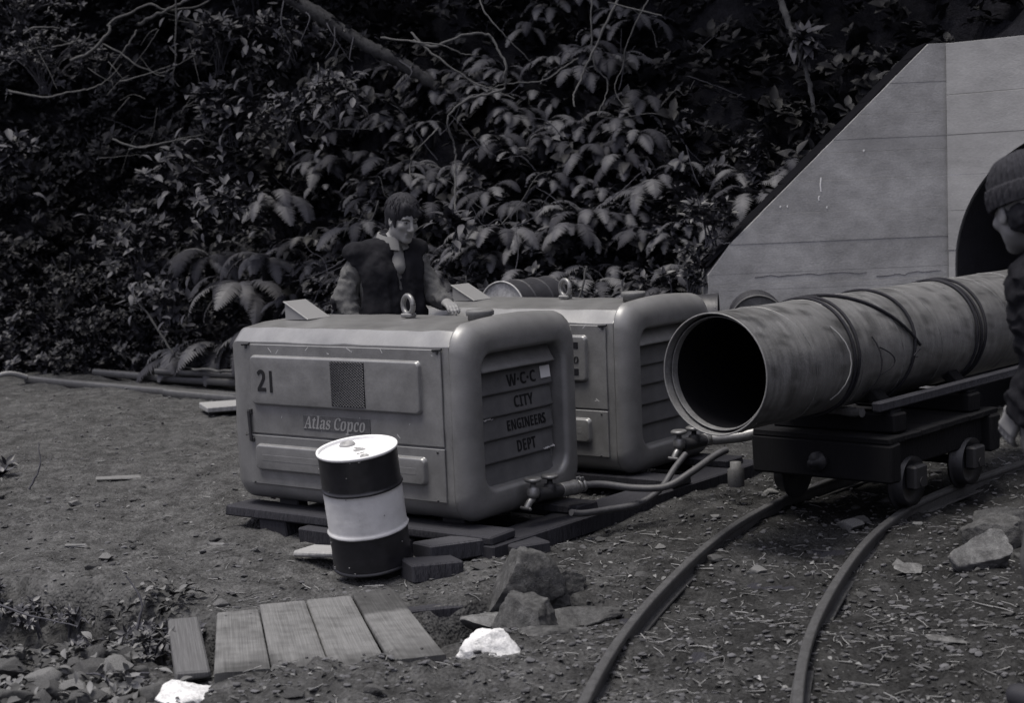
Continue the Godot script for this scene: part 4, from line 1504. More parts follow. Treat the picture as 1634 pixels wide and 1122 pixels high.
func shrub(at: Vector3, r: Vector3, whorls: int, size: float, label: String, leafy: Material, g: RandomNumberGenerator, single := 0, aspect := 0.2, category := "shrub", group := "broad leaved shrubs at the edge of the clearing") -> void:
	var t := thing("shrub", label, category, Transform3D(Basis(), at), group)
	var stems := MB.new()
	var tips := []
	for k in maxi(5, whorls / 8):
		var d := Vector3(g.randf_range(-1, 1), g.randf_range(0.1, 1.3), g.randf_range(-0.4, 1)).normalized()
		var tip := Vector3(d.x * r.x, d.y * r.y, d.z * r.z)
		stems.tube(smooth([Vector3(g.randf_range(-0.05, 0.05), -0.15, 0), tip * 0.4 + Vector3(0, r.y * 0.15, 0), tip], 4), 0.007, 0.003, 4)
		tips.append(tip)
	obj("stems", stems, mats["twig"], t)
	var mass := MB.new()
	for k in whorls:
		var d := Vector3(g.randfn(), g.randfn() * 0.8 + 0.25, g.randfn() + 0.35)
		d = d.normalized() * g.randf_range(0.45, 1.0)
		var clump: Vector3 = tips[g.randi() % tips.size()]
		var q := (Vector3(d.x * r.x, d.y * r.y, d.z * r.z)).lerp(clump, g.randf_range(0.2, 0.85))
		if q.y + maxf(at.y, 0.0) < -0.1:
			continue
		var ro: MB = rosettes[g.randi() % rosettes.size()]
		var tone := g.randf_range(0.6, 1.15)
		mass.col = Color(tone, tone, tone)
		var bs := Basis(Vector3.UP, g.randf() * TAU) * Basis(Vector3.RIGHT, g.randf_range(0.0, 0.9))
		mass.add(ro, Transform3D(Basis(Vector3.UP, g.randf_range(-0.7, 0.7)) * Basis(Vector3.RIGHT, g.randf_range(0.0, 0.7)) * bs.scaled(Vector3.ONE * size * g.randf_range(0.8, 1.2)), q))
	obj("foliage", mass, leafy, t).set_meta("kind", "stuff")
	for k in single:                                       # the nearest leaves, one by one
		var d := Vector3(g.randf_range(-0.95, 0.95), g.randf_range(-0.5, 1.0), 0.0)
		var q := Vector3(d.x * r.x, d.y * r.y, r.z * (0.85 + 0.35 * g.randf()) * sqrt(maxf(0.1, 1.0 - d.x * d.x * 0.7 - d.y * d.y * 0.5)))
		if q.y + maxf(at.y, 0.0) < -0.1:
			continue
		var bs := Basis(Vector3.UP, g.randf_range(-1.3, 1.3)) * Basis(Vector3.RIGHT, g.randf_range(-0.1, 1.0)) * Basis(Vector3.BACK, g.randf_range(-0.6, 0.6))
		obj("leaf", leaf_kinds[k % leaf_kinds.size()], leafy, t, Transform3D(bs.scaled(Vector3.ONE * size * g.randf_range(0.8, 1.25)), q))

func vine(pts: Array, r0: float, r1: float, label: String, category: String, m: Material, called := "vine", group := "") -> void:
	var t := MB.new()
	var bent := smooth(pts, 6)
	for i in range(1, bent.size() - 1):                    # knots and kinks
		bent[i] += Vector3(rng.randf_range(-1, 1), rng.randf_range(-1, 1), rng.randf_range(-1, 1)) * minf(r0, 0.02) * 0.45
	t.tube(bent, r0 * 0.82, r1 * 0.6, 6, 0.16, rng)
	tag(obj(called, t, m), label, category, group)

func plants() -> void:
	var g := RandomNumberGenerator.new()
	g.seed = 4242
	for k in 6:
		fronds.append(frond_mesh([2.0, 2.4, 1.8, 2.7, 2.1, 1.5][k], [0.75, 0.95, 0.5, 1.1, 0.6, 0.3][k], 500 + k))
	for k in 4:
		leaf_kinds.append(leaf_mesh([0.2, 0.24, 0.17, 0.22][k], [0.25, 0.45, 0.1, 0.35][k], [0.2, 0.05, 0.35, -0.15][k]).mesh())
	for k in 5:
		rosettes.append(rosette_mesh(9 + k, 1.0, 600 + k))

	# ferns on the spur behind the compressors
	var sides := ["at the left end of the spur", "left of the man in the vest", "straight behind the man in the vest", "just right of the man in the vest", "above the white ended drum", "above the rear filler cap", "left of the concrete wall", "against the concrete wall"]
	var heights := ["at the foot of the bank", "low on the bank", "half way up", "high on the bank", "topmost"]
	var made := 0
	for row in 11:
		var t := 0.08 + row * 0.30
		var n := 28 if row < 9 else 18
		for k in n:
			var x := lerpf(-2.0, 2.9, (k + 0.5 * (row % 2) + g.randf_range(-0.3, 0.3)) / n)
			if x > 1.45 and t < 0.4:
				continue
			if x > 1.1 and t + (x - 1.1) * 0.9 > 1.7 or x > 2.2:
				continue
			var q := bank(x, t + g.randf_range(-0.15, 0.15))
			if q.z < -15.2:
				continue
			var across: String = sides[clampi(int((x + 2.0) / 0.52), 0, 7)]
			var high: String = heights[mini(row / 2, 4)]
			fern(q + Vector3(0, 0.14, 0.04), g.randf_range(0.26, 0.48), g.randf_range(-0.8, 0.3), 8, "arching fern %s, %s" % [high, across], g, 0.05)
			made += 1
	made = 0
	for q in [[-3.25, 0.15, -15.6, 0.7], [-2.8, 0.3, -15.2, 0.75], [-2.55, 0.9, -14.9, 0.65], [-2.95, 1.2, -15.4, 0.6], [-2.35, 0.45, -14.5, 0.6], [-2.2, 1.2, -14.2, 0.55], [-2.05, 1.7, -14.0, 0.55]]:
		fern(Vector3(q[0], q[1], q[2]), q[3], g.randf_range(-0.7, 0.3), 10, ["drooping fern just behind the pale level pole", "drooping fern at the left end of the spur, lowest", "drooping fern half way up the left end of the spur", "small fern high between spur and left shrubs", "fern by the top corner of the compressor roof deflector", "fern left of the man, level with his chest", "fern left of the man, level with his head"][made % 7], g, 0.1)
		made += 1

	# broad leaved shrubs on the left, by where their bright heads show
	var lv: Material = mats["broad leaf"]
	var ld: Material = mats["dark leaf"]
	var low := "low shrub at the foot of the bank"
	var heads := [[-2.68, 3.15, -15.1, 0.55, 0.45, 46, 0.15, "pale leaved branch head hanging below the bare branches"], [-2.55, 2.45, -14.9, 0.45, 0.5, 44, 0.16, "bunch of drooping broad leaves under the crossing twigs"], [-2.95, 1.95, -15.0, 0.6, 0.45, 46, 0.16, "mid height clump of long leaves left of the spur"], [-4.9, 2.1, -15.6, 0.5, 0.55, 48, 0.17, "large leaved shrub at the far left edge, halfway up"], [-4.6, 3.1, -15.9, 0.85, 0.6, 110, 0.085, "dense small leaved bush under the bare branches at the upper left"], [-4.9, 3.75, -16.2, 0.8, 0.5, 90, 0.085, "small leaved bush at the top left"], [-3.7, 1.2, -15.6, 0.55, 0.6, 46, 0.15, "shrub with hanging leaf bunches behind the spare rails"], [-3.35, 0.75, -15.2, 0.4, 0.4, 36, 0.15, "leafy shoot with big leaves beside the leaning stick"], [-2.45, 1.65, -13.9, 0.35, 0.3, 30, 0.13, "rosette of bright leaves just left of the ferns"], [-1.85, 2.35, -13.6, 0.4, 0.35, 30, 0.13, "leafy shoot on the spur above the ferns"], [-1.95, 3.2, -14.8, 0.5, 0.4, 36, 0.14, "faint leafy bush below the leaning trunk"], [-1.4, 2.6, -13.7, 0.35, 0.3, 26, 0.13, "pale bunch of leaves right below the leaning trunk"]]
	for k in heads.size():
		var q: Array = heads[k]
		shrub(Vector3(q[0], q[1], q[2]), Vector3(q[3], q[4], 0.4), int(q[5] * 1.3), q[6] * 0.8, q[7], lv, g, 26 if q[6] > 0.1 else 0, 0.2)
	for k in 46:
		var x := g.randf_range(-7.5, -2.3)
		var t := g.randf_range(0.0, 4.2)
		var q := bank(x, t) + Vector3(0, 0.25, 0)
		var far := "dark bush high on the shaded bank" if t > 2.2 else "shade toned bush part way up the bank" if t > 1.0 else low
		shrub(q, Vector3(g.randf_range(0.45, 0.75), g.randf_range(0.4, 0.65), 0.5), 44, g.randf_range(0.07, 0.12), "%s, %s" % [far, ["beyond the left edge", "at the far left", "under the bowed bare branch", "behind the leaning stick", "next to the fern spur"][clampi(int((x + 6.3) / 0.85), 0, 4)]], mats["painted shade leaf"], g, 0, 0.2, "shrub", "bushes on the shaded bank")
	for k in 30:
		var x := g.randf_range(-2.2, 5.2)
		var t := g.randf_range(3.2, 6.0)
		var q := bank(x, t) + Vector3(0, 0.1, 0)
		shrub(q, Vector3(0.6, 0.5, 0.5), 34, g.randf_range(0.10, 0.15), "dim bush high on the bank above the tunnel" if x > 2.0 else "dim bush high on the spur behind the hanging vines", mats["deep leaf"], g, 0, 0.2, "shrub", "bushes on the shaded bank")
	shrub(Vector3(2.36, 2.78, -12.2), Vector3(0.14, 0.12, 0.12), 6, 0.16, "single bunch of pale hanging leaves beside the leaning pole", lv, g, 8)
	shrub(Vector3(-0.42, 1.45, -12.3), Vector3(0.14, 0.15, 0.14), 7, 0.14, "bunch of pale leaves at the foot of the hanging vine", lv, g, 6)
	shrub(Vector3(1.32, 1.05, -11.25), Vector3(0.28, 0.3, 0.22), 40, 0.08, "scrubby bush against the low end of the concrete wall", ld, g)
	shrub(Vector3(1.45, 1.45, -11.2), Vector3(0.2, 0.22, 0.2), 30, 0.09, "tuft of leaves hanging over the low end of the sloping wall", ld, g)

	# small leaved scrub over the foot of the bank
	var sprig := rosette_mesh(7, 0.075, 700, 0.3).mesh()
	var places := []
	var tones := []
	for k in 9000:
		var x := g.randf_range(-9.0, 1.9)
		var t := absf(g.randfn()) * (0.55 if x > -2.4 else 0.9)
		if x > 1.25:
			t += 0.3
		var q := bank(x, t) + Vector3(0, g.randf_range(0.0, 0.30), g.randf_range(0.0, 0.25))
		if q.z > -11.9 and x > 1.2:
			continue
		places.append(Transform3D((Basis(Vector3.UP, g.randf() * TAU) * Basis(Vector3.RIGHT, g.randf_range(0.0, 1.2))).scaled(Vector3.ONE * g.randf_range(0.6, 1.5)), q))
		var k2 := g.randf_range(0.5, 1.2)
		tones.append(Color(k2, k2, k2))
	var un := many("undergrowth", sprig, mats["scrub leaf"], places, tones)
	tag(un, "tangle of small leaved scrub along the foot of the bank", "undergrowth")
	# dark leaves that close the upper bank
	places = []
	tones = []
	for k in 9000:
		var x := g.randf_range(-9.0, 5.6)
		var t := g.randf_range(0.6, 7.0)
		var q := bank(x, t) + Vector3(0, g.randf_range(0.0, 0.18 if x > -2.2 and x < 2.0 and t < 3.0 else 0.5), g.randf_range(0.0, 0.2))
		places.append(Transform3D((Basis(Vector3.UP, g.randf() * TAU) * Basis(Vector3.RIGHT, g.randf_range(0.0, 1.2))).scaled(Vector3.ONE * g.randf_range(1.0, 2.4)), q))
		var k2 := g.randf_range(0.3, 1.0)
		tones.append(Color(k2, k2, k2))
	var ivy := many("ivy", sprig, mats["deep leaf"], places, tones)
	tag(ivy, "dark creeping leaves covering the shaded upper bank", "ivy")

	# added trees: unseen crowns above the picture block sky light from the bank
	for q in [[-7.0, 4.5, 2.7], [-4.2, 5.2, 2.9], [-1.6, 5.6, 3.0], [1.0, 5.2, 2.9], [3.6, 5.0, 2.9], [6.0, 4.0, 2.5], [8.6, 5.0, 2.6]]:
		var b := bank(q[0], q[1])
		var t := thing("added_tree", "added tall bush tree %s whose unseen crown shades the bank" % ("at the far left" if q[0] < -6.0 else "above the left shrubs" if q[0] < -3.0 else "above the spur" if q[0] < 0.0 else "above the hanging vines" if q[0] < 2.0 else "above the concrete wall" if q[0] < 5.0 else "beyond the tunnel" if q[0] < 7.0 else "on the right hand bank"), "tree", Transform3D(Basis(), b), "added trees shading the bank")
		var tr := MB.new()
		var top := Vector3(g.randf_range(-0.4, 0.4), 4.6, 1.2)
		tr.tube(smooth([Vector3(0, -0.4, 0), Vector3(0.1, 1.5, 0.2), Vector3(-0.1, 3.0, 0.7), top], 6), 0.2, 0.09, 9, 0.05, g)
		obj("trunk", tr, mats["bark dark"], t)
		var lb := MB.new()
		for k in 9:
			var d: Vector3 = Vector3(g.randf_range(-1, 1), g.randf_range(-0.1, 0.6), g.randf_range(-0.6, 1.3)).normalized() * q[2] * 0.8
			lb.tube(smooth([Vector3(0, 2.4 + k * 0.22, 0.5), Vector3(0, 3.0 + k * 0.2, 0.8) + d * 0.5, top + d], 4), 0.06, 0.015, 5)
		obj("limbs", lb, mats["bark dark"], t)
		var places2 := []
		var tones2 := []
		for k in 2600:
			var d: Vector3 = Vector3(g.randfn() * 0.6, g.randfn() * 0.36, g.randfn() * 0.6) * q[2]
			if d.length() > q[2] * 1.5:
				continue
			places2.append(Transform3D((Basis(Vector3.UP, g.randf() * TAU) * Basis(Vector3.RIGHT, g.randf_range(0.0, 1.0))).scaled(Vector3.ONE * g.randf_range(2.0, 4.0)), top + d + Vector3(0, 0.5, 0.4)))
			var k2 := g.randf_range(0.5, 1.0)
			tones2.append(Color(k2, k2, k2))
		many("crown", sprig, mats["deep leaf"], places2, tones2, t)

	# trunks, bare branches and vines
	var mossy: Material = mats["pale bark"]
	var tk := thing("leaning_tree", "thick pale mossy trunk leaning down from the upper left into the vines", "tree")
	var tm := MB.new()
	tm.tube(smooth([Vector3(-3.6, 4.6, -14.9), Vector3(-2.54, 3.94, -14.4), Vector3(-2.11, 3.72, -14.3), Vector3(-1.68, 3.47, -14.25), Vector3(-1.21, 3.14, -14.15), Vector3(-0.88, 2.95, -14.1), Vector3(-0.57, 2.72, -14.1)], 9), 0.066, 0.050, 12, 0.24, rng)
	obj("trunk", tm, mat("mossy bark", 0.10, 0.95, 0.2, tex["stone mottle"], Vector3.ONE * 5.0, tex["rough"], 1.0), tk)
	for k in 26:                                           # tufts of moss and small leaves clinging to it
		var f := g.randf()
		var p0 := Vector3(-2.9, 4.17, -14.45).lerp(Vector3(-0.65, 2.78, -14.1), f) + Vector3(0, 0.05, 0.05)
		obj("leaf_tuft", rosettes[k % 5].mesh(), mats["dark leaf"], tk, Transform3D(Basis(Vector3.UP, g.randf() * TAU).scaled(Vector3.ONE * g.randf_range(0.04, 0.08)), p0))
	var st := MB.new()
	for k in 7:
		var f := g.randf()
		var p0 := Vector3(-2.6, 3.95, -14.3).lerp(Vector3(-0.9, 2.97, -14.05), f)
		st.tube(smooth([p0, p0 + Vector3(g.randf_range(-0.1, 0.15), g.randf_range(-0.25, -0.05), 0.12), p0 + Vector3(g.randf_range(-0.15, 0.2), g.randf_range(-0.6, -0.2), 0.12)], 4), 0.008, 0.003, 4)
	obj("rootlets", st, mats["twig"], tk)
	vine([Vector3(2.14, 3.35, -12.3), Vector3(2.21, 3.11, -12.28), Vector3(2.25, 2.95, -12.26), Vector3(2.33, 2.72, -12.22), Vector3(2.40, 2.43, -12.18), Vector3(2.43, 2.10, -12.1)], 0.036, 0.024, "pale leaning pole of a dead sapling left of the concrete wall", "tree", mossy, "sapling_pole")
	var pv: Material = mats["pale vine"]
	var vg := "vines and bare twigs over the bank"
	vine([Vector3(-0.70, 3.03, -12.95), Vector3(-0.53, 2.97, -12.9), Vector3(-0.30, 3.04, -12.85), Vector3(-0.11, 3.05, -12.9), Vector3(-0.04, 2.98, -12.9), Vector3(0.04, 2.81, -12.85), Vector3(0.04, 2.71, -12.85), Vector3(0.01, 2.59, -12.9), Vector3(-0.25, 2.54, -12.9), Vector3(-0.42, 2.42, -12.85), Vector3(-0.45, 2.32, -12.85), Vector3(-0.40, 2.15, -12.9), Vector3(-0.40, 2.01, -12.88), Vector3(-0.41, 1.85, -12.8), Vector3(-0.41, 1.66, -12.7), Vector3(-0.40, 1.5, -12.5)], 0.016, 0.011, "long looping pale vine that hangs in an S above the man", "vine", pv, "vine", vg)
	vine([Vector3(-0.73, 3.12, -13.2), Vector3(-0.59, 2.96, -13.1), Vector3(-0.41, 2.81, -13.05), Vector3(-0.21, 2.67, -13.05), Vector3(-0.08, 2.61, -13.0), Vector3(0.11, 2.52, -12.95)], 0.013, 0.008, "straight pale vine crossing the S shaped vine", "vine", pv, "vine", vg)
	vine([Vector3(1.02, 3.36, -12.7), Vector3(0.93, 3.19, -12.6), Vector3(0.74, 2.83, -12.6), Vector3(0.64, 2.63, -12.6), Vector3(0.58, 2.51, -12.55), Vector3(0.58, 2.41, -12.5)], 0.014, 0.012, "pale straight stick hanging down with its cut end in the dark", "branch", pv, "hanging_stick", vg)
	vine([Vector3(0.77, 3.33, -12.85), Vector3(0.75, 3.02, -12.8), Vector3(0.77, 2.75, -12.8), Vector3(0.87, 2.63, -12.85), Vector3(0.84, 2.48, -12.8), Vector3(0.77, 2.36, -12.7)], 0.010, 0.008, "thin kinked vine beside the hanging stick", "vine", pv, "vine", vg)
	vine([Vector3(1.27, 3.33, -13.1), Vector3(1.17, 3.17, -13.0), Vector3(1.05, 2.93, -13.0), Vector3(1.02, 2.76, -13.05), Vector3(0.94, 2.57, -13.0), Vector3(1.06, 2.33, -12.9)], 0.008, 0.006, "dim thin vine right of the kinked vine", "vine", pv, "vine", vg)
	vine([Vector3(0.66, 2.86, -13.3), Vector3(0.52, 2.77, -13.2), Vector3(0.37, 2.68, -13.2), Vector3(0.20, 2.67, -13.25), Vector3(0.01, 2.66, -13.2), Vector3(-0.10, 2.60, -13.05)], 0.010, 0.008, "vine sagging sideways from the loop of the S shaped vine", "vine", pv, "vine", vg)
	vine([Vector3(-0.96, 3.05, -12.85), Vector3(-0.69, 3.0, -12.75), Vector3(-0.45, 2.95, -12.7), Vector3(-0.29, 2.88, -12.75), Vector3(-0.17, 2.88, -12.8)], 0.012, 0.007, "vine running from the leaning trunk into the loop", "vine", pv, "vine", vg)
	vine([Vector3(-0.15, 3.38, -13.1), Vector3(-0.10, 3.23, -13.0), Vector3(0.03, 3.06, -12.95), Vector3(0.20, 2.88, -13.0), Vector3(0.27, 2.80, -13.05)], 0.009, 0.006, "fine twig falling across the top of the loop", "branch", pv, "twig", vg)
	vine([Vector3(-1.58, 2.95, -13.7), Vector3(-1.55, 2.69, -13.6), Vector3(-1.49, 2.42, -13.6), Vector3(-1.43, 2.37, -13.65), Vector3(-1.14, 2.36, -13.6), Vector3(-1.0, 2.4, -13.45)], 0.008, 0.006, "thin vine with a square bend left of the ferns", "vine", pv, "vine", vg)
	vine([Vector3(-0.52, 2.30, -12.7), Vector3(-0.57, 2.24, -12.6), Vector3(-0.70, 2.12, -12.62), Vector3(-0.76, 2.0, -12.68), Vector3(-0.76, 1.88, -12.55)], 0.008, 0.006, "short bowed vine above the head of the man", "vine", pv, "vine", vg)
	vine([Vector3(0.88, 3.22, -12.55), Vector3(1.28, 3.08, -12.35)], 0.010, 0.008, "straight twig lying level at the top edge", "branch", pv, "twig", vg)
	var bp: Material = mats["pale bark"]
	vine([Vector3(-4.21, 3.23, -15.5), Vector3(-3.96, 3.31, -15.4), Vector3(-3.78, 3.48, -15.35), Vector3(-3.77, 3.58, -15.4), Vector3(-3.57, 3.66, -15.4), Vector3(-3.35, 3.72, -15.35), Vector3(-3.19, 3.66, -15.35), Vector3(-2.9, 3.7, -15.4), Vector3(-2.68, 3.83, -15.4)], 0.022, 0.016, "stout bare branch arching across the upper left", "branch", bp, "bare_branch", vg)
	vine([Vector3(-3.51, 3.55, -15.45), Vector3(-3.29, 3.63, -15.35), Vector3(-3.07, 3.71, -15.3), Vector3(-2.88, 3.81, -15.3)], 0.024, 0.018, "short stout branch rising to the top edge", "branch", bp, "bare_branch", vg)
	vine([Vector3(-4.78, 2.95, -15.3), Vector3(-4.43, 2.87, -15.2), Vector3(-4.14, 2.9, -15.15), Vector3(-3.96, 2.93, -15.2), Vector3(-3.80, 3.0, -15.2), Vector3(-3.62, 3.14, -15.1)], 0.015, 0.009, "bare branch bowed under the small leaved bush", "branch", bp, "bare_branch", vg)
	vine([Vector3(-3.54, 3.5, -15.5), Vector3(-3.64, 3.34, -15.45), Vector3(-3.79, 3.16, -15.45), Vector3(-3.83, 3.06, -15.5), Vector3(-3.80, 2.94, -15.5)], 0.014, 0.009, "drooping twig from the stout short branch", "branch", bp, "twig", vg)
	vine([Vector3(-3.92, 3.4, -15.5), Vector3(-3.69, 3.28, -15.4), Vector3(-3.53, 3.15, -15.35), Vector3(-3.33, 3.07, -15.4), Vector3(-3.16, 3.13, -15.4), Vector3(-2.88, 3.25, -15.3)], 0.012, 0.008, "long thin branch sagging through the middle of the upper left", "branch", bp, "bare_branch", vg)
	vine([Vector3(-3.67, 2.98, -15.2), Vector3(-3.40, 3.03, -15.1), Vector3(-3.14, 3.10, -15.05)], 0.012, 0.008, "short bare branch with side twigs under the sagging one", "branch", bp, "bare_branch", vg)
	vine([Vector3(-3.03, 3.77, -15.0), Vector3(-3.06, 3.31, -14.95), Vector3(-3.07, 3.13, -14.95), Vector3(-3.11, 2.98, -15.0), Vector3(-3.06, 2.90, -15.0)], 0.012, 0.007, "vine hanging straight down through the bare branches", "vine", bp, "vine", vg)
	vine([Vector3(-3.69, 2.42, -14.85), Vector3(-3.42, 2.33, -14.8), Vector3(-3.10, 2.38, -14.75), Vector3(-2.80, 2.43, -14.8)], 0.014, 0.008, "fallen branch lying level above the leaf bunches", "branch", bp, "fallen_branch", vg)
	vine([Vector3(-3.57, 2.32, -14.95), Vector3(-2.93, 2.39, -14.85), Vector3(-2.53, 2.28, -14.8)], 0.011, 0.007, "thinner fallen branch crossing the level one", "branch", bp, "fallen_branch", vg)
	vine([Vector3(-4.65, 3.51, -15.5), Vector3(-4.49, 3.56, -15.4), Vector3(-4.27, 3.54, -15.4)], 0.014, 0.009, "short bare twig at the far upper left", "branch", bp, "twig", vg)
	vine([Vector3(-4.38, 3.37, -15.5), Vector3(-4.14, 3.4, -15.4), Vector3(-4.06, 3.49, -15.4)], 0.011, 0.007, "forked twig beside the stout bare branch", "branch", bp, "twig", vg)
	for k in 60:                                           # fine dead twigs among the leaves
		var x := g.randf_range(-5.2, 1.6)
		var q := bank(x, g.randf_range(0.3, 2.6)) + Vector3(0, g.randf_range(0.2, 0.7), 0.45)
		if k % 2 == 0:
			q = Vector3(g.randf_range(-4.6, -2.4), g.randf_range(2.2, 3.5), g.randf_range(-15.3, -14.8))
		var d := Vector3(g.randf_range(-1, 1), g.randf_range(-0.6, 0.4), g.randf_range(-0.2, 0.2)).normalized() * g.randf_range(0.2, 0.55)
		vine([q, q + d * 0.5 + Vector3(0, g.randf_range(-0.06, 0.06), 0), q + d], 0.006, 0.003, "fine dead twig caught in the leaves of the bank", "branch", bp if k % 2 == 0 else mats["twig"], "dead_twig", "dead twigs in the leaves")
	vine([Vector3(-3.75, 1.0, -15.35), Vector3(-3.45, 0.6, -15.1), Vector3(-3.2, 0.28, -14.9), Vector3(-3.05, 0.2, -14.8)], 0.016, 0.012, "leaning pale stick with its foot beside the spare rails", "branch", bp, "leaning_stick", vg)
	vine([Vector3(-3.05, 0.21, -14.75), Vector3(-2.6, 0.22, -14.3), Vector3(-2.3, 0.24, -13.9), Vector3(-1.95, 0.3, -13.6)], 0.02, 0.016, "pale pole lying level between the leaning stick and the compressor", "branch", bp, "fallen_pole", vg)
	vine([Vector3(0.38, 0.75, -11.15), Vector3(0.5, 1.0, -11.1), Vector3(0.56, 1.2, -11.1)], 0.014, 0.01, "short pale broken stick leaning on the bank above the drums", "branch", bp, "broken_stick", vg)
	vine([Vector3(-0.32, 0.85, -11.2), Vector3(-0.31, 1.02, -11.2), Vector3(-0.31, 1.16, -11.2)], 0.012, 0.01, "upright broken stub just right of the man", "branch", bp, "broken_stick", vg)
	for k in 40:                                           # stalks and runners tangled through the ferns
		var q := bank(g.randf_range(-1.9, 1.3), g.randf_range(0.2, 2.8)) + Vector3(0, g.randf_range(0.15, 0.4), 0.3)
		var d := Vector3(g.randf_range(-1, 1), g.randf_range(-0.5, 0.8), g.randf_range(-0.2, 0.3)).normalized() * g.randf_range(0.25, 0.7)
		vine([q, q + d * 0.35 + Vector3(0.03, g.randf_range(-0.08, 0.08), 0), q + d * 0.7 + Vector3(0, g.randf_range(-0.08, 0.08), 0.02), q + d], 0.006, 0.003, "thin runner tangled through the ferns", "vine", mats["twig"] if k % 3 else pv, "runner", "runners tangled through the ferns")
	# sticks and weeds on the near left
	for q in [[[-2.55, 0.02, -6.95], [-2.35, -0.05, -6.6], [-2.05, -0.12, -6.25], "long dark stick slanting into the hollow on the near left"], [[-2.7, 0.05, -7.15], [-2.3, -0.02, -6.8], [-1.9, -0.04, -6.5], "thin dark stick above the hollow on the near left"], [[-2.4, 0.0, -6.55], [-2.2, -0.08, -6.4], [-2.1, -0.15, -6.1], "short dark stick inside the hollow"], [[-1.62, -0.1, -6.2], [-1.56, 0.1, -6.25], [-1.63, 0.22, -6.3], "upright bare weed stalk at the lip of the hollow"], [[-3.05, 0.02, -9.6], [-2.99, 0.16, -9.65], [-3.0, 0.3, -9.7], "bare weed stalk at the left edge of the clearing"]]:
		vine([Vector3(q[0][0], q[0][1], q[0][2]), Vector3(q[1][0], q[1][1], q[1][2]), Vector3(q[2][0], q[2][1], q[2][2])], 0.009, 0.004, q[3], "stick", mats["twig"], "stick", "sticks on the near left")
	for q in [[-3.5, 0.02, -10.3], [-3.4, 0.0, -9.7]]:
		shrub(Vector3(q[0], q[1], q[2]), Vector3(0.22, 0.16, 0.2), 12, 0.10, "dark weedy tuft at the left edge of the clearing", ld, g, 0, 0.2, "weed", "weeds on the near left")
	for q in [[-1.78, -0.08, -5.75], [-1.5, -0.05, -6.05], [-2.05, -0.1, -5.95], [-1.45, 0.0, -5.45], [-1.62, -0.1, -5.5], [-1.9, -0.05, -5.45]]:
		shrub(Vector3(q[0], q[1], q[2]), Vector3(0.18, 0.10, 0.16), 12, 0.05, "low leafy weed growing among the rubble in the hollow", mats["weed leaf"], g, 10, 0.25, "weed", "weeds among the rubble")

	for k in 13:                                           # weeds overhanging the lip of the hollow
		var f := k / 12.0
		var wx := lerpf(-2.75, -1.42, f) + g.randf_range(-0.05, 0.05)
		var wz := lerpf(-7.38, -6.56, f) + g.randf_range(-0.08, 0.1)
		shrub(ground_at(wx, wz, 0.01), Vector3(0.13, 0.06, 0.14), 9, 0.05, "small dark weed hanging over the lip of the hollow", mats["dark leaf"], g, 0, 0.22, "weed", "weeds along the lip of the hollow")
	# litter over the ground
	var lf := MB.new()
	lf.add(leaf_mesh(0.26, 0.3, 0.3), Transform3D())
	var chip := rock_shape(Vector3.ONE, 5, 900, 1).mesh()
	var twig := MB.new()
	twig.tube([Vector3(0, 0, -0.5), Vector3(0.06, 0.01, 0), Vector3(0, 0, 0.5)], 0.035, 0.02, 4)
	var lp := []
	var lt := []
	var cp := []
	var ct := []
	var tp := []
	var tt := []
	for k in 44000:
		var f := sqrt(g.randf())
		var z := -4.3 - 11.0 * pow(g.randf(), 1.9)
		var hw := 0.46 * absf(z) + 0.7
		var x := g.randf_range(-hw, hw)
		if x > -1.45 and x < -0.25 and z > -6.55 and z < -5.68:
			continue
		var trod := 0.35 if x < -0.4 and z < -6.9 else 1.0
		if g.randf() > trod:
			continue
		var y := land(x, z)
		var kind := k % 8
		if kind < 3:
			var s := g.randf_range(0.010, 0.034)
			lp.append(Transform3D((Basis(Vector3.UP, g.randf() * TAU) * Basis(Vector3.RIGHT, g.randf_range(-0.5, 0.4)) * Basis(Vector3.BACK, g.randf_range(-0.6, 0.6))).scaled(Vector3.ONE * s), Vector3(x, y + s * 0.12, z)))
			var tn := 0.25 + 0.75 * pow(g.randf(), 2.2) * (1.9 if g.randf() < 0.07 else 1.0)
			lt.append(Color(tn, tn, tn))
		elif kind < 7:
			var s := 0.004 + 0.012 * pow(g.randf(), 2.0)
			cp.append(Transform3D(Basis.from_euler(Vector3(g.randf() * 6, g.randf() * 6, g.randf() * 6)).scaled(Vector3(s * 1.3, s * 0.7, s)), Vector3(x, y + s * 0.2, z)))
			var tn := g.randf_range(0.4, 1.0)
			ct.append(Color(tn, tn, tn))
		else:
			var s := g.randf_range(0.03, 0.11)
			tp.append(Transform3D((Basis(Vector3.UP, g.randf() * TAU) * Basis(Vector3.RIGHT, g.randf_range(-0.15, 0.15))).scaled(Vector3(s * 0.8, s * 0.8, s)), Vector3(x, y + 0.006, z)))
			var tn := g.randf_range(0.4, 1.2)
			tt.append(Color(tn, tn, tn))
	for k in 2600:                                         # drifts of dead leaves in the hollow
		var x := g.randf_range(-2.6, -1.2)
		var z := g.randf_range(-6.9, -5.0)
		if x > -1.46 and z < -5.42:
			continue
		var s := g.randf_range(0.02, 0.07)
		lp.append(Transform3D((Basis(Vector3.UP, g.randf() * TAU) * Basis(Vector3.RIGHT, g.randf_range(-0.7, 0.5)) * Basis(Vector3.BACK, g.randf_range(-0.8, 0.8))).scaled(Vector3.ONE * s), Vector3(x, land(x, z) + g.randf_range(0.0, 0.05), z)))
		var tn := 0.2 + 0.6 * pow(g.randf(), 2.0)
		lt.append(Color(tn, tn, tn))
	tag(many("leaf_litter", lf.mesh(), mats["dead leaf"], lp, lt), "dead leaves scattered over the earth and between the rails", "leaf litter")
	tag(many("gravel", chip, mats["stone chip"], cp, ct), "crumbs of stone and earth over the ground", "gravel")
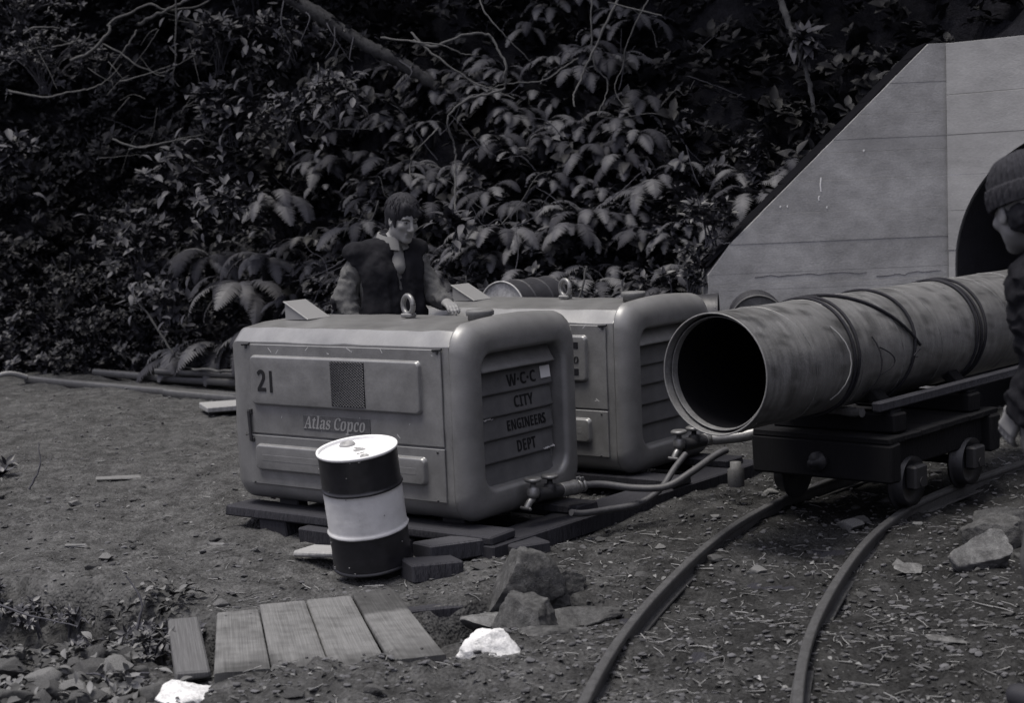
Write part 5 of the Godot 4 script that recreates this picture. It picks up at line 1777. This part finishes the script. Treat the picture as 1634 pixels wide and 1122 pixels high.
	tag(many("twig_litter", twig.mesh(), mats["dead twig"], tp, tt), "broken twigs scattered over the ground", "twig litter")

# ---------------------------------------------------------------- people
func head_shape(f: Field, c: Vector3, b: Basis) -> void:        # c is the middle of the head; b: x to the person's left, z to the front
	var e := func(p: Vector3, r: Vector3, k: float, cut := false) -> void:
		f.ell(c + b * p, r, k, b, cut)
	var cp := func(p: Vector3, q: Vector3, ra: float, rb: float, k: float) -> void:
		f.cap(c + b * p, c + b * q, ra, rb, k)
	e.call(Vector3(0, 0.035, -0.012), Vector3(0.074, 0.088, 0.096), 0.02)
	e.call(Vector3(0, -0.03, 0.03), Vector3(0.060, 0.078, 0.060), 0.03)
	cp.call(Vector3(-0.042, -0.055, 0.005), Vector3(-0.014, -0.100, 0.062), 0.020, 0.016, 0.03)
	cp.call(Vector3(0.042, -0.055, 0.005), Vector3(0.014, -0.100, 0.062), 0.020, 0.016, 0.03)
	e.call(Vector3(0, -0.100, 0.066), Vector3(0.022, 0.017, 0.018), 0.02)
	cp.call(Vector3(-0.036, 0.026, 0.076), Vector3(0.036, 0.026, 0.076), 0.013, 0.013, 0.018)
	for s in [-1.0, 1.0]:
		e.call(Vector3(s * 0.031, 0.006, 0.094), Vector3(0.019, 0.012, 0.016), 0.012, true)
		e.call(Vector3(s * 0.031, 0.005, 0.076), Vector3(0.013, 0.010, 0.012), 0.006)
		e.call(Vector3(s * 0.042, -0.022, 0.064), Vector3(0.022, 0.018, 0.020), 0.022)
		e.call(Vector3(s * 0.012, -0.040, 0.097), Vector3(0.009, 0.007, 0.010), 0.008)
		e.call(Vector3(s * 0.078, -0.004, -0.008), Vector3(0.009, 0.031, 0.019), 0.008)
		e.call(Vector3(s * 0.084, 0.0, -0.002), Vector3(0.006, 0.016, 0.009), 0.004, true)
	cp.call(Vector3(0, 0.016, 0.090), Vector3(0, -0.034, 0.112), 0.0085, 0.0125, 0.012)
	cp.call(Vector3(-0.019, -0.067, 0.082), Vector3(0.019, -0.067, 0.082), 0.007, 0.007, 0.006)
	cp.call(Vector3(-0.016, -0.079, 0.080), Vector3(0.016, -0.079, 0.080), 0.008, 0.008, 0.006)
	e.call(Vector3(0, -0.0725, 0.096), Vector3(0.016, 0.0015, 0.006), 0.004, true)

func face_paint(c: Vector3, b: Basis) -> Callable:
	return func(p: Vector3) -> Color:
		var q := b.transposed() * (p - c)
		var k := 1.0
		for s in [-1.0, 1.0]:
			var ex := absf(q.x - s * 0.031)
			if q.z > 0.06 and ex < 0.021 and absf(q.y - (0.024 - ex * 0.25)) < 0.0048:
				k = 0.22                                      # brow
			if q.z > 0.06 and ex < 0.014 and absf(q.y - 0.005) < 0.0045:
				k = 0.5
			if q.z > 0.06 and ex < 0.0055 and absf(q.y - 0.005) < 0.0055:
				k = 0.12
		if q.z > 0.07 and absf(q.x) < 0.024 and q.y < -0.062 and q.y > -0.086:
			k = 0.7
		return Color(k, k, k)

func hand_shape(f: Field, wrist: Vector3, b: Basis, left: float, curl: float) -> void:   # b: y along the fingers, z out of the back of the hand
	var at := func(x: float, y: float, z: float) -> Vector3:
		return wrist + b * Vector3(x, y, z)
	f.cap(at.call(0, -0.02, 0), at.call(0, 0.02, 0), 0.026, 0.027, 0.02)
	for k in 4:
		var x: float = (k - 1.5) * 0.019
		f.cap(at.call(x * 0.7, 0.015, 0), at.call(x, 0.085, 0.002), 0.013, 0.0115, 0.018)
		var ln: float = [0.066, 0.078, 0.072, 0.056][k]
		var p: Vector3 = at.call(x, 0.088, 0.002)
		var a := curl * 0.5
		for j in 3:
			var seg: float = ln * [0.45, 0.32, 0.27][j]
			var q: Vector3 = p + b * Vector3(x * 0.06, cos(a), -sin(a)) * seg
			f.cap(p, q, 0.0095 - j * 0.0008, 0.0088 - j * 0.0008, 0.006)
			p = q
			a += curl * 0.7
	f.cap(at.call(left * 0.02, 0.012, -0.004), at.call(left * 0.046, 0.048, -0.016), 0.014, 0.0115, 0.014)
	f.cap(at.call(left * 0.046, 0.048, -0.016), at.call(left * 0.054, 0.078, -0.028), 0.0108, 0.009, 0.006)
	f.cap(at.call(left * 0.054, 0.078, -0.028), at.call(left * 0.050, 0.100, -0.036), 0.0092, 0.008, 0.005)

func body_shape(f: Field, j: Dictionary, extra := 0.0, legs := true) -> void:
	var sh: Vector3 = j.sl - j.sr
	var side := sh.normalized()
	for s in [0.75, -0.75]:
		f.cap(j.pelvis + side * 0.10 * s, j.waist + side * 0.085 * s, 0.115 + extra, 0.105 + extra, 0.06)
		f.cap(j.waist + side * 0.085 * s, j.chest + side * 0.115 * s, 0.105 + extra, 0.112 + extra, 0.06)
	f.cap(j.sr + side * 0.03, j.sl - side * 0.03, 0.062 + extra, 0.062 + extra, 0.07)
	f.cap(j.neck, j.head, 0.056, 0.052, 0.04)
	f.cap(j.neck - side * 0.01, j.sl, 0.05 + extra, 0.058 + extra, 0.05)
	f.cap(j.neck + side * 0.01, j.sr, 0.05 + extra, 0.058 + extra, 0.05)
	for q in ["l", "r"]:
		f.cap(j["s" + q], j["e" + q], 0.055 + extra, 0.043 + extra, 0.04)
		f.cap(j["e" + q], j["w" + q], 0.042 + extra, 0.029 + extra, 0.02)
		if legs:
			f.cap(j["h" + q], j["k" + q], 0.088, 0.058, 0.05)
			f.cap(j["k" + q], j["a" + q], 0.057, 0.04, 0.03)

func trousers(j: Dictionary, m: Material, t: Node3D) -> void:
	var f := Field.new(Vector3(-0.42, 0.0, -0.4), Vector3(0.42, 1.08, 0.4), 0.018)
	for q in ["l", "r"]:
		f.cap(j["h" + q], j["k" + q], 0.107, 0.080, 0.05)
		f.cap(j["k" + q], j["a" + q] + Vector3(0, 0.02, 0), 0.079, 0.070, 0.03)
	f.cap(j.hl, j.hr, 0.118, 0.118, 0.05)
	f.cap(j.hl.lerp(j.hr, 0.5), j.waist, 0.13, 0.12, 0.08)
	f.warp(func(p: Vector3) -> float: return 0.006 * sin(p.y * 60.0 + 4.0 * relief.get_noise_3d(p.x * 6, p.y * 4, p.z * 6)) * relief.get_noise_3d(p.x * 9, p.y * 5, p.z * 9))
	var mb := MB.new()
	f.skin(mb)
	obj("trousers", mb, m, t)
	for q in ["l", "r"]:
		var fb := Field.new(j["a" + q] - Vector3(0.16, 0.12, 0.16), j["a" + q] + Vector3(0.16, 0.2, 0.26), 0.014)
		var an: Vector3 = j["a" + q]
		fb.cap(an + Vector3(0, 0.13, 0), an + Vector3(0, -0.02, 0), 0.062, 0.058, 0.03)
		fb.cap(an + Vector3(0, -0.045, -0.03), an + Vector3(0, -0.05, 0.15), 0.046, 0.042, 0.03)
		var bm := MB.new()
		fb.skin(bm)
		obj("boot", bm, mats["boot"], t)

func man_by_compressor() -> void:
	var t := thing("person", "man with thick dark hair in a dark vest and pale sleeves, behind the nearer compressor", "person", Transform3D(Basis(Vector3.UP, 0.62), Vector3(-0.71, 0.0, -9.20)))
	var j := {"pelvis": Vector3(0, 0.93, -0.02), "waist": Vector3(0, 1.07, -0.01), "chest": Vector3(0, 1.28, 0.0), "neck": Vector3(0.02, 1.455, 0.02), "head": Vector3(0.04, 1.555, 0.08), "sl": Vector3(0.185, 1.40, 0.0), "sr": Vector3(-0.185, 1.405, -0.01), "el": Vector3(0.265, 1.16, 0.05), "er": Vector3(-0.265, 1.15, -0.075), "wl": Vector3(0.215, 1.115, 0.27), "wr": Vector3(-0.225, 0.93, 0.06), "hl": Vector3(0.095, 0.90, -0.02), "hr": Vector3(-0.095, 0.90, -0.02), "kl": Vector3(0.105, 0.50, 0.02), "kr": Vector3(-0.105, 0.50, 0.01), "al": Vector3(0.105, 0.10, -0.02), "ar": Vector3(-0.11, 0.10, -0.03)}
	var hb := Basis(Vector3.UP, 0.0) * Basis(Vector3.RIGHT, 0.24) * Basis(Vector3.BACK, -0.05)
	var hc := Vector3(0.055, 1.600, 0.10)
	var body := MB.new()
	var f := Field.new(Vector3(-0.4, 0.03, -0.28), Vector3(0.4, 1.545, 0.36), 0.02)
	body_shape(f, j)
	f.skin(body)
	var fh := Field.new(hc - Vector3(0.125, 0.19, 0.15), hc + Vector3(0.125, 0.15, 0.15), 0.0048)
	head_shape(fh, hc, hb)
	fh.cap(j.neck, j.head, 0.055, 0.052, 0.03)
	fh.skin(body, face_paint(hc, hb))
	for q in [[j.wl, (j.wl - j.el).normalized(), 1.0], [j.wr, (j.wr - j.er).normalized(), -1.0]]:
		var y: Vector3 = q[1]
		var x := y.cross(Vector3.UP).normalized()
		var hbs := Basis(x, y, x.cross(y))
		var fd := Field.new(q[0] - Vector3(0.14, 0.14, 0.14) + y * 0.08, q[0] + Vector3(0.14, 0.14, 0.14) + y * 0.08, 0.0055)
		hand_shape(fd, q[0], hbs, -q[2], 0.5)
		fd.skin(body)
	obj("body", body, mats["skin"], t)
	# hair: thick, parted at the side, falling over the forehead and the ears
	var fr := Field.new(hc - Vector3(0.15, 0.14, 0.18), hc + Vector3(0.15, 0.19, 0.18), 0.0055)
	fr.ell(hc + hb * Vector3(0, 0.060, -0.022), Vector3(0.094, 0.102, 0.113), 0.02, hb)
	fr.ell(hc + hb * Vector3(0, -0.02, -0.062), Vector3(0.072, 0.075, 0.058), 0.03, hb)
	fr.ell(hc + hb * Vector3(0.0, -0.045, 0.100), Vector3(0.068, 0.092, 0.082), 0.012, hb, true)
	fr.cap(hc + hb * Vector3(-0.035, 0.095, 0.065), hc + hb * Vector3(0.052, 0.058, 0.078), 0.026, 0.020, 0.02)
	fr.cap(hc + hb * Vector3(0.0, 0.09, 0.07), hc + hb * Vector3(0.02, 0.048, 0.090), 0.02, 0.010, 0.015)
	for s in [-1.0, 1.0]:
		fr.cap(hc + hb * Vector3(s * 0.074, 0.045, 0.02), hc + hb * Vector3(s * 0.071, -0.028, 0.028), 0.016, 0.008, 0.012)
	fr.warp(func(p: Vector3) -> float:
		var q: Vector3 = hb.transposed() * (p - hc)
		return 0.0028 * sin(q.x * 260.0 + q.y * 60.0 + 5.0 * relief.get_noise_3d(q.x * 5, q.y * 5, q.z * 5)) + 0.007 * relief.get_noise_3d(q.x * 16, q.y * 7, q.z * 7))
	var hm := MB.new()
	fr.skin(hm)
	var gh := RandomNumberGenerator.new()
	gh.seed = 31
	for k in 230:                                          # loose locks over the cap of hair
		var a := gh.randf_range(-2.7, 2.7)
		var e0 := gh.randf_range(0.75, 1.5)
		var e1 := e0 - gh.randf_range(0.5, 0.9)
		if absf(a) < 0.9:
			e1 = maxf(e1, 0.36 + 0.25 * maxf(0.0, -sin(a)))
		var lock := []
		for q in 5:
			var e := lerpf(e0, e1, q / 4.0)
			var aa := a + 0.16 * q / 4.0 + gh.randf_range(-0.05, 0.05)
			lock.append(hc + hb * (Vector3(0, 0.045, -0.02) + Vector3(sin(aa) * cos(e) * 0.093, sin(e) * 0.106, cos(aa) * cos(e) * 0.112) * (1.0 + 0.03 * q / 4.0 + gh.randf_range(-0.03, 0.09))))
		hm.tube(lock, 0.0085, 0.002, 5)
	obj("hair", hm, mats["hair"], t)
	# pale jacket: sleeves with gathered folds
	var fs := Field.new(Vector3(-0.42, 0.86, -0.26), Vector3(0.42, 1.52, 0.36), 0.011)
	for q in ["l", "r"]:
		fs.cap(j["s" + q], j["e" + q], 0.064, 0.074, 0.03)
		fs.cap(j["e" + q], j["w" + q] - (j["w" + q] - j["e" + q]) * 0.06, 0.074, 0.050, 0.03)
	fs.cap(j.waist, j.chest, 0.12, 0.12, 0.06)
	fs.warp(func(p: Vector3) -> float: return 0.010 * sin(p.y * 95.0 + p.x * 60.0 + 9.0 * relief.get_noise_3d(p.x * 5, p.y * 5, p.z * 5)) * (0.4 + relief.get_noise_3d(p.x * 9, p.y * 6, p.z * 9)) + 0.016 * relief.get_noise_3d(p.x * 12, p.y * 14, p.z * 12))
	var sm := MB.new()
	fs.skin(sm)
	obj("jacket", sm, mats["jacket"], t)
	# dark vest with wide shoulder caps and vertical ribs
	var fv := Field.new(Vector3(-0.36, 0.80, -0.26), Vector3(0.36, 1.54, 0.28), 0.010)
	for s in [0.8, -0.8]:
		fv.cap(Vector3(0.11 * s, 0.88, -0.01), Vector3(0.105 * s, 1.07, -0.005), 0.15, 0.145, 0.05)
		fv.cap(Vector3(0.105 * s, 1.07, -0.005), Vector3(0.13 * s, 1.30, 0.0), 0.145, 0.142, 0.05)
	fv.cap(j.sr + Vector3(-0.035, 0.02, 0), j.sl + Vector3(0.035, 0.02, 0), 0.052, 0.052, 0.05)
	fv.cap(j.neck + Vector3(0, -0.01, 0), j.sl + Vector3(0.02, 0.012, 0), 0.075, 0.064, 0.05)
	fv.cap(j.neck + Vector3(0, -0.01, 0), j.sr + Vector3(-0.02, 0.012, 0), 0.075, 0.064, 0.05)
	for q in ["l", "r"]:                                   # arm holes
		fv.cap(j["s" + q].lerp(j["e" + q], 0.06), j["e" + q], 0.080, 0.085, 0.01)
	fv.warp(func(p: Vector3) -> float: return 0.0045 * sin(p.x * 75.0 + 3.0 * relief.get_noise_3d(p.x * 4, p.y * 3, p.z * 4)) * (1.0 if p.y < 1.36 else 0.3) + 0.012 * relief.get_noise_3d(p.x * 9, p.y * 9, p.z * 9))
	for q in ["l", "r"]:
		fv.ell(j["s" + q].lerp(j["e" + q], 0.75), Vector3(0.105, 0.19, 0.12), 0.01, Basis(), true)
	fv.ell(Vector3(0.02, 1.50, 0.09), Vector3(0.050, 0.13, 0.080), 0.012, Basis(Vector3.RIGHT, 0.25), true)
	var vm := MB.new()
	fv.skin(vm)
	obj("vest", vm, mats["vest"], t)
	# shirt collar
	var co := MB.new()
	for s in [-1.0, 1.0]:
		var rows := []
		for k in 7:
			var a: float = lerpf(0.12, 2.6, k / 6.0) * s
			var c := Vector3(0.02 + sin(a) * 0.072, 1.492 - 0.020 * cos(a), 0.025 + cos(a) * 0.072)
			var outw := Vector3(sin(a), 0, cos(a))
			rows.append(PackedVector3Array([c - outw * 0.004 + Vector3(0, -0.02, 0), c + Vector3(0, 0.03, 0), c + outw * 0.012 + Vector3(0, 0.032, 0), c + outw * 0.028 + Vector3(0, -0.022 - 0.022 * maxf(0.0, cos(a)), 0)]))
		co.rows(rows, false)
	obj("shirt_collar", co, both(mats["shirt"]), t)
	var fsn := Field.new(Vector3(-0.12, 1.28, -0.02), Vector3(0.12, 1.5, 0.2), 0.01)
	fsn.cap(Vector3(0.02, 1.44, 0.045), Vector3(0.01, 1.33, 0.085), 0.052, 0.052, 0.03)
	var sn := MB.new()
	fsn.skin(sn)
	obj("shirt_front", sn, mats["shirt"], t)
	trousers(j, mats["dark trousers"], t)

func man_in_hat() -> void:
	var t := thing("person", "man in a knitted hat and dark jumper seen from behind at the right edge", "person", Transform3D(Basis(Vector3.UP, 3.62), Vector3(1.785, 0.0, -4.78)))
	var j := {"pelvis": Vector3(0, 0.95, 0), "waist": Vector3(0.015, 1.09, 0.0), "chest": Vector3(0.04, 1.29, 0.01), "neck": Vector3(0.10, 1.445, 0.035), "head": Vector3(0.16, 1.55, 0.06), "sl": Vector3(0.185, 1.385, 0.03), "sr": Vector3(-0.15, 1.43, 0.0), "el": Vector3(0.19, 1.13, -0.04), "er": Vector3(-0.22, 1.16, -0.03), "wl": Vector3(0.17, 0.985, 0.13), "wr": Vector3(-0.2, 0.95, 0.1), "hl": Vector3(0.115, 0.92, 0), "hr": Vector3(-0.085, 0.92, 0), "kl": Vector3(0.15, 0.51, 0.03), "kr": Vector3(-0.11, 0.51, 0.02), "al": Vector3(0.16, 0.10, 0), "ar": Vector3(-0.12, 0.10, -0.02)}
	var hb := Basis(Vector3.UP, -0.22) * Basis(Vector3.RIGHT, 0.16) * Basis(Vector3.BACK, -0.10)
	var hc := Vector3(0.200, 1.598, 0.075)
	var body := MB.new()
	var f := Field.new(Vector3(-0.4, 0.03, -0.28), Vector3(0.4, 1.56, 0.34), 0.02)
	body_shape(f, j)
	f.skin(body)
	var fh := Field.new(hc - Vector3(0.13, 0.19, 0.15), hc + Vector3(0.13, 0.15, 0.15), 0.0048)
	head_shape(fh, hc, hb)
	fh.cap(j.neck, j.head, 0.055, 0.052, 0.03)
	fh.skin(body, face_paint(hc, hb))
	for q in [[j.wl, (j.wl - j.el).normalized(), 1.0], [j.wr, (j.wr - j.er).normalized(), -1.0]]:
		var y: Vector3 = q[1]
		y = (y + Vector3(0, -0.5, 0)).normalized()
		var x := y.cross(Vector3.RIGHT).normalized()
		var hbs := Basis(x, y, x.cross(y))
		var fd := Field.new(q[0] - Vector3(0.14, 0.14, 0.14) + y * 0.08, q[0] + Vector3(0.14, 0.14, 0.14) + y * 0.08, 0.0055)
		hand_shape(fd, q[0], hbs, q[2], 0.55)
		fd.skin(body)
	obj("body", body, mats["skin"], t)
	# knitted hat, ribbed, with a turned up cuff
	var rs := []
	for k in 34:
		var fk := k / 33.0
		var y: float
		var r: float
		if k < 12:                                          # cuff, outside going up
			y = lerpf(0.002, 0.062, k / 11.0)
			r = 0.112 + 0.004 * sin(PI * k / 11.0)
		else:
			var a := PI * 0.5 * (k - 12) / 21.0
			y = 0.060 + 0.092 * sin(a)
			r = 0.104 * pow(cos(a), 0.62) + 0.001
		var ring := PackedVector3Array()
		for i in 240:
			var an := TAU * i / 240.0
			var rib := 0.0032 * cos(an * 30.0) * clampf(r / 0.06, 0.0, 1.0)
			var slump := 0.012 * relief.get_noise_2d(cos(an) * 20.0, sin(an) * 20.0 + y * 60.0)
			ring.append(hc + hb * Vector3(cos(an) * (r * 0.86 + rib + slump * 0.4), y + 0.02 - 0.045 * (sin(an) * -0.5) * -0.5 + slump * 0.3, -0.012 + sin(an) * (r * 1.04 + rib)))
		rs.append(ring)
	var hat := MB.new()
	hat.rows(rs, true)
	obj("knitted_hat", hat, mats["knit"], t)
	var fr := Field.new(hc - Vector3(0.13, 0.13, 0.16), hc + Vector3(0.13, 0.09, 0.12), 0.006)
	fr.ell(hc + hb * Vector3(0, -0.005, -0.040), Vector3(0.076, 0.075, 0.062), 0.02, hb)
	fr.warp(func(p: Vector3) -> float: return 0.003 * sin(p.x * 260.0 + 8.0 * relief.get_noise_3d(p.x * 9, p.y * 9, p.z * 9)) + 0.012 * relief.get_noise_3d(p.x * 20, p.y * 9, p.z * 20))
	fr.ell(hc + hb * Vector3(0, -0.06, 0.055), Vector3(0.1, 0.12, 0.07), 0.01, hb, true)
	var hm := MB.new()
	fr.skin(hm)
	obj("hair", hm, mats["hair"], t)
	var fs := Field.new(Vector3(-0.42, 0.80, -0.30), Vector3(0.42, 1.56, 0.36), 0.012)
	body_shape(fs, {"pelvis": j.pelvis, "waist": j.waist, "chest": j.chest, "neck": j.neck, "head": j.neck, "sl": j.sl, "sr": j.sr, "el": j.el, "er": j.er, "wl": j.wl.lerp(j.el, 0.12), "wr": j.wr.lerp(j.er, 0.12), "hl": j.hl, "hr": j.hr, "kl": j.kl, "kr": j.kr, "al": j.al, "ar": j.ar}, 0.026, false)
	fs.cap(j.hl + Vector3(-0.01, 0.07, 0), j.hr + Vector3(0.01, 0.07, 0), 0.142, 0.142, 0.05)
	fs.cap(j.neck + Vector3(-0.01, 0.0, 0.0), j.neck + Vector3(0.005, 0.05, 0.01), 0.082, 0.078, 0.02)
	fs.warp(func(p: Vector3) -> float: return 0.006 * sin(p.y * 90.0 + p.x * 30.0 + 6.0 * relief.get_noise_3d(p.x * 7, p.y * 7, p.z * 7)) + 0.01 * relief.get_noise_3d(p.x * 10, p.y * 10, p.z * 10))
	var sm := MB.new()
	fs.skin(sm)
	obj("jumper", sm, mats["vest"], t)
	trousers(j, mats["pale trousers"], t)

func palette() -> void:
	var n_soft := noise_tex("soft blotches", 512, [[3.0, 1.0, 43], [9.0, 0.8, 44], [60.0, 0.4, 45]], 0.82, 1.0)
	var n_wear := noise_tex("wear", 512, [[8.0, 1.0, 53], [30.0, 1.0, 54], [110.0, 0.9, 55]], 0.6, 1.0)
	var n_grain := noise_tex("grain", 512, [[6.0, 1.0, 63], [22.0, 0.8, 64]], 0.78, 1.0, 0.0, Vector2(6.0, 0.35))
	var n_grain_n := noise_tex("grain relief", 512, [[10.0, 1.0, 73], [30.0, 0.8, 74]], 0.0, 1.0, 4.0, Vector2(6.0, 0.35))
	var n_dent := noise_tex("dents", 512, [[5.0, 1.0, 83], [50.0, 0.25, 84]], 0.0, 1.0, 2.0)
	var n_rough := noise_tex("rough", 512, [[25.0, 1.0, 93], [80.0, 1.0, 94]], 0.0, 1.0, 4.0)
	var n_streak := noise_tex("streaks", 512, [[5.0, 1.0, 103], [24.0, 0.7, 104]], 0.7, 1.0, 0.0, Vector2(0.4, 4.0))
	var n_paint := noise_tex("paint wear", 512, [[3.0, 1.0, 123], [9.0, 0.8, 124], [50.0, 0.5, 125], [150.0, 0.5, 126]], 0.70, 1.0)
	mat("machine paint", 0.18, 0.34, 0.8, n_paint, Vector3.ONE * 0.9, n_dent, 0.14)
	mat("cowl paint", 0.168, 0.44, 0.7, n_paint, Vector3.ONE * 0.9, n_dent, 0.12)
	mat("front paint", 0.105, 0.5, 0.4, n_soft, Vector3.ONE * 1.4, n_dent, 0.15)
	mat("black print", 0.006, 0.6, 0.4)
	mat("dark void", 0.012, 0.9, 0.2)
	mat("white paper", 0.55, 0.8, 0.3)
	mat("chipped paint", 0.5, 0.8, 0.3)
	mat("mesh wire", 0.10, 0.6, 0.5)
	mat("plate", 0.1, 0.5, 0.5, n_wear, Vector3.ONE * 3.0)
	mat("plate letters", 0.2, 0.5, 0.5)
	mat("black iron", 0.018, 0.6, 0.5, n_wear, Vector3.ONE * 2.5)
	mat("worn steel", 0.24, 0.4, 0.6, n_wear, Vector3.ONE * 4.0, n_rough, 0.3).metallic = 0.45
	mat("dull cap", 0.17, 0.6, 0.4, n_wear, Vector3.ONE * 3.0)
	mat("rail steel", 0.11, 0.5, 0.5, n_wear, Vector3.ONE * 2.2, n_rough, 0.4).metallic = 0.3
	mat("wheel steel", 0.022, 0.5, 0.5, n_wear, Vector3.ONE * 2.2, n_rough, 0.3)
	mat("drum white", 0.62, 0.4, 0.5, n_soft, Vector3(1.6, 1.2, 1.6), n_dent, 0.1)
	mat("drum black", 0.02, 0.35, 0.5, n_wear, Vector3.ONE * 1.5, n_dent, 0.12)
	mat("drum dark", 0.035, 0.5, 0.5, n_wear, Vector3.ONE * 1.5, n_dent, 0.12)
	mat("drum lid", 0.88, 0.35, 0.5, n_soft, Vector3.ONE * 0.5)
	mat("drum lid worn", 0.5, 0.5, 0.4, n_wear, Vector3.ONE * 1.6)
	mat("drum grey", 0.14, 0.5, 0.4, n_wear, Vector3.ONE * 1.6)
	mat("rust", 0.12, 0.9, 0.2)
	mat("bung", 0.22, 0.5, 0.5)
	mat("pipe wrap", 0.17, 0.42, 0.6, n_streak, Vector3(1.2, 0.8, 1.2), n_rough, 0.2)
	mat("lip steel", 0.22, 0.5, 0.5, n_wear, Vector3.ONE * 2.0)
	mat("bitumen", 0.006, 0.8, 0.2)
	mat("black rope", 0.018, 0.8, 0.3)
	mat("pale wire", 0.22, 0.6, 0.4)
	mat("trolley wood", 0.007, 0.85, 0.3, n_grain, Vector3(3.0, 3.0, 0.6), n_grain_n, 0.6)
	mat("sacking", 0.16, 0.95, 0.1, n_wear, Vector3.ONE * 5.0, n_rough, 0.8)
	mat("old timber", 0.036, 0.85, 0.3, n_grain, Vector3(3.0, 3.0, 0.6), n_grain_n, 0.8)
	mat("sleeper wood", 0.035, 0.9, 0.2, n_grain, Vector3(3.0, 3.0, 0.6), n_grain_n, 0.8)
	mat("grey timber", 0.06, 0.85, 0.3, n_grain, Vector3(3.0, 3.0, 0.7), n_grain_n, 0.8)
	mat("pale board", 0.30, 0.85, 0.3, n_grain, Vector3(3.0, 3.0, 0.7), n_grain_n, 0.5)
	mat("grey splinter", 0.17, 0.9, 0.2, n_grain, Vector3(3.0, 3.0, 0.7))
	mat("weathered plank", 0.16, 0.9, 0.25, n_grain, Vector3(3.2, 3.2, 0.8), n_grain_n, 0.35)
	mat("dirty plank", 0.11, 0.9, 0.25, n_grain, Vector3(3.2, 3.2, 0.8), n_grain_n, 0.35)
	var n_stone := noise_tex("stone mottle", 512, [[4.0, 1.0, 113], [14.0, 1.0, 114], [70.0, 1.0, 115]], 0.35, 1.0)
	mat("stone", 0.125, 0.9, 0.3, n_stone, Vector3.ONE * 2.5, n_rough, 1.0)
	mat("pale stone", 0.24, 0.9, 0.3, n_stone, Vector3.ONE * 2.5, n_rough, 0.9)
	mat("white stone", 0.85, 0.9, 0.3, n_wear, Vector3.ONE * 2.5, n_rough, 0.8)
	mat("stone chip", 0.095, 0.9, 0.3)
	mat("hose rubber", 0.085, 0.55, 0.45, n_wear, Vector3.ONE * 3.0)
	both(mat("fern", 0.06, 0.6, 0.4), 0.015)
	both(mat("fern pale", 0.09, 0.6, 0.4), 0.02)
	both(mat("fern dark", 0.032, 0.65, 0.3), 0.006)
	both(mat("painted shade leaf", 0.017, 0.55, 0.4), 0.004)  # leaf colour lowered to carry the shade of the bank
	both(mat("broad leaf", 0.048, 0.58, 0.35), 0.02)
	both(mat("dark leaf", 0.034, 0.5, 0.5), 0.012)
	both(mat("deep leaf", 0.014, 0.6, 0.4), 0.004)  # leaf colour taken near black, shade of the upper bank painted in
	both(mat("scrub leaf", 0.04, 0.55, 0.45), 0.01)
	both(mat("weed leaf", 0.12, 0.6, 0.4), 0.02)
	both(mat("dead leaf", 0.155, 0.8, 0.3))
	mat("dead twig", 0.16, 0.9, 0.2)
	mat("twig", 0.055, 0.9, 0.2)
	mat("bark dark", 0.022, 0.95, 0.2, n_wear, Vector3.ONE * 1.5, n_rough, 1.0)
	mat("pale bark", 0.13, 0.95, 0.2, n_wear, Vector3.ONE * 4.0, n_rough, 1.0)
	mat("pale vine", 0.14, 0.9, 0.2, n_wear, Vector3.ONE * 4.0)
	mat("skin", 0.18, 0.55, 0.4)
	mat("hair", 0.018, 0.75, 0.3)
	mat("jacket", 0.13, 0.8, 0.3, n_wear, Vector3.ONE * 3.0)
	mat("vest", 0.02, 0.85, 0.2, n_wear, Vector3.ONE * 5.0)
	mat("shirt", 0.15, 0.9, 0.2)
	mat("dark trousers", 0.03, 0.9, 0.2, n_wear, Vector3.ONE * 4.0)
	mat("pale trousers", 0.11, 0.9, 0.2, n_wear, Vector3.ONE * 4.0)
	mat("boot", 0.02, 0.6, 0.4)
	mat("knit", 0.055, 0.95, 0.1, n_wear, Vector3.ONE * 12.0)

func machines() -> void:
	var turn := Basis(Vector3(0.8, 0, 0.6), Vector3.UP, Vector3(-0.6, 0, 0.8))
	compressor(true, Transform3D(turn, Vector3(-0.22, 0.0, -7.30)), "nearer grey portable compressor numbered 21 with lettered grille")
	compressor(false, Transform3D(turn * Basis(Vector3(0, 0, 1), -0.004), Vector3(0.643, -0.02, -8.53)), "farther grey portable compressor partly hidden by the big pipe")
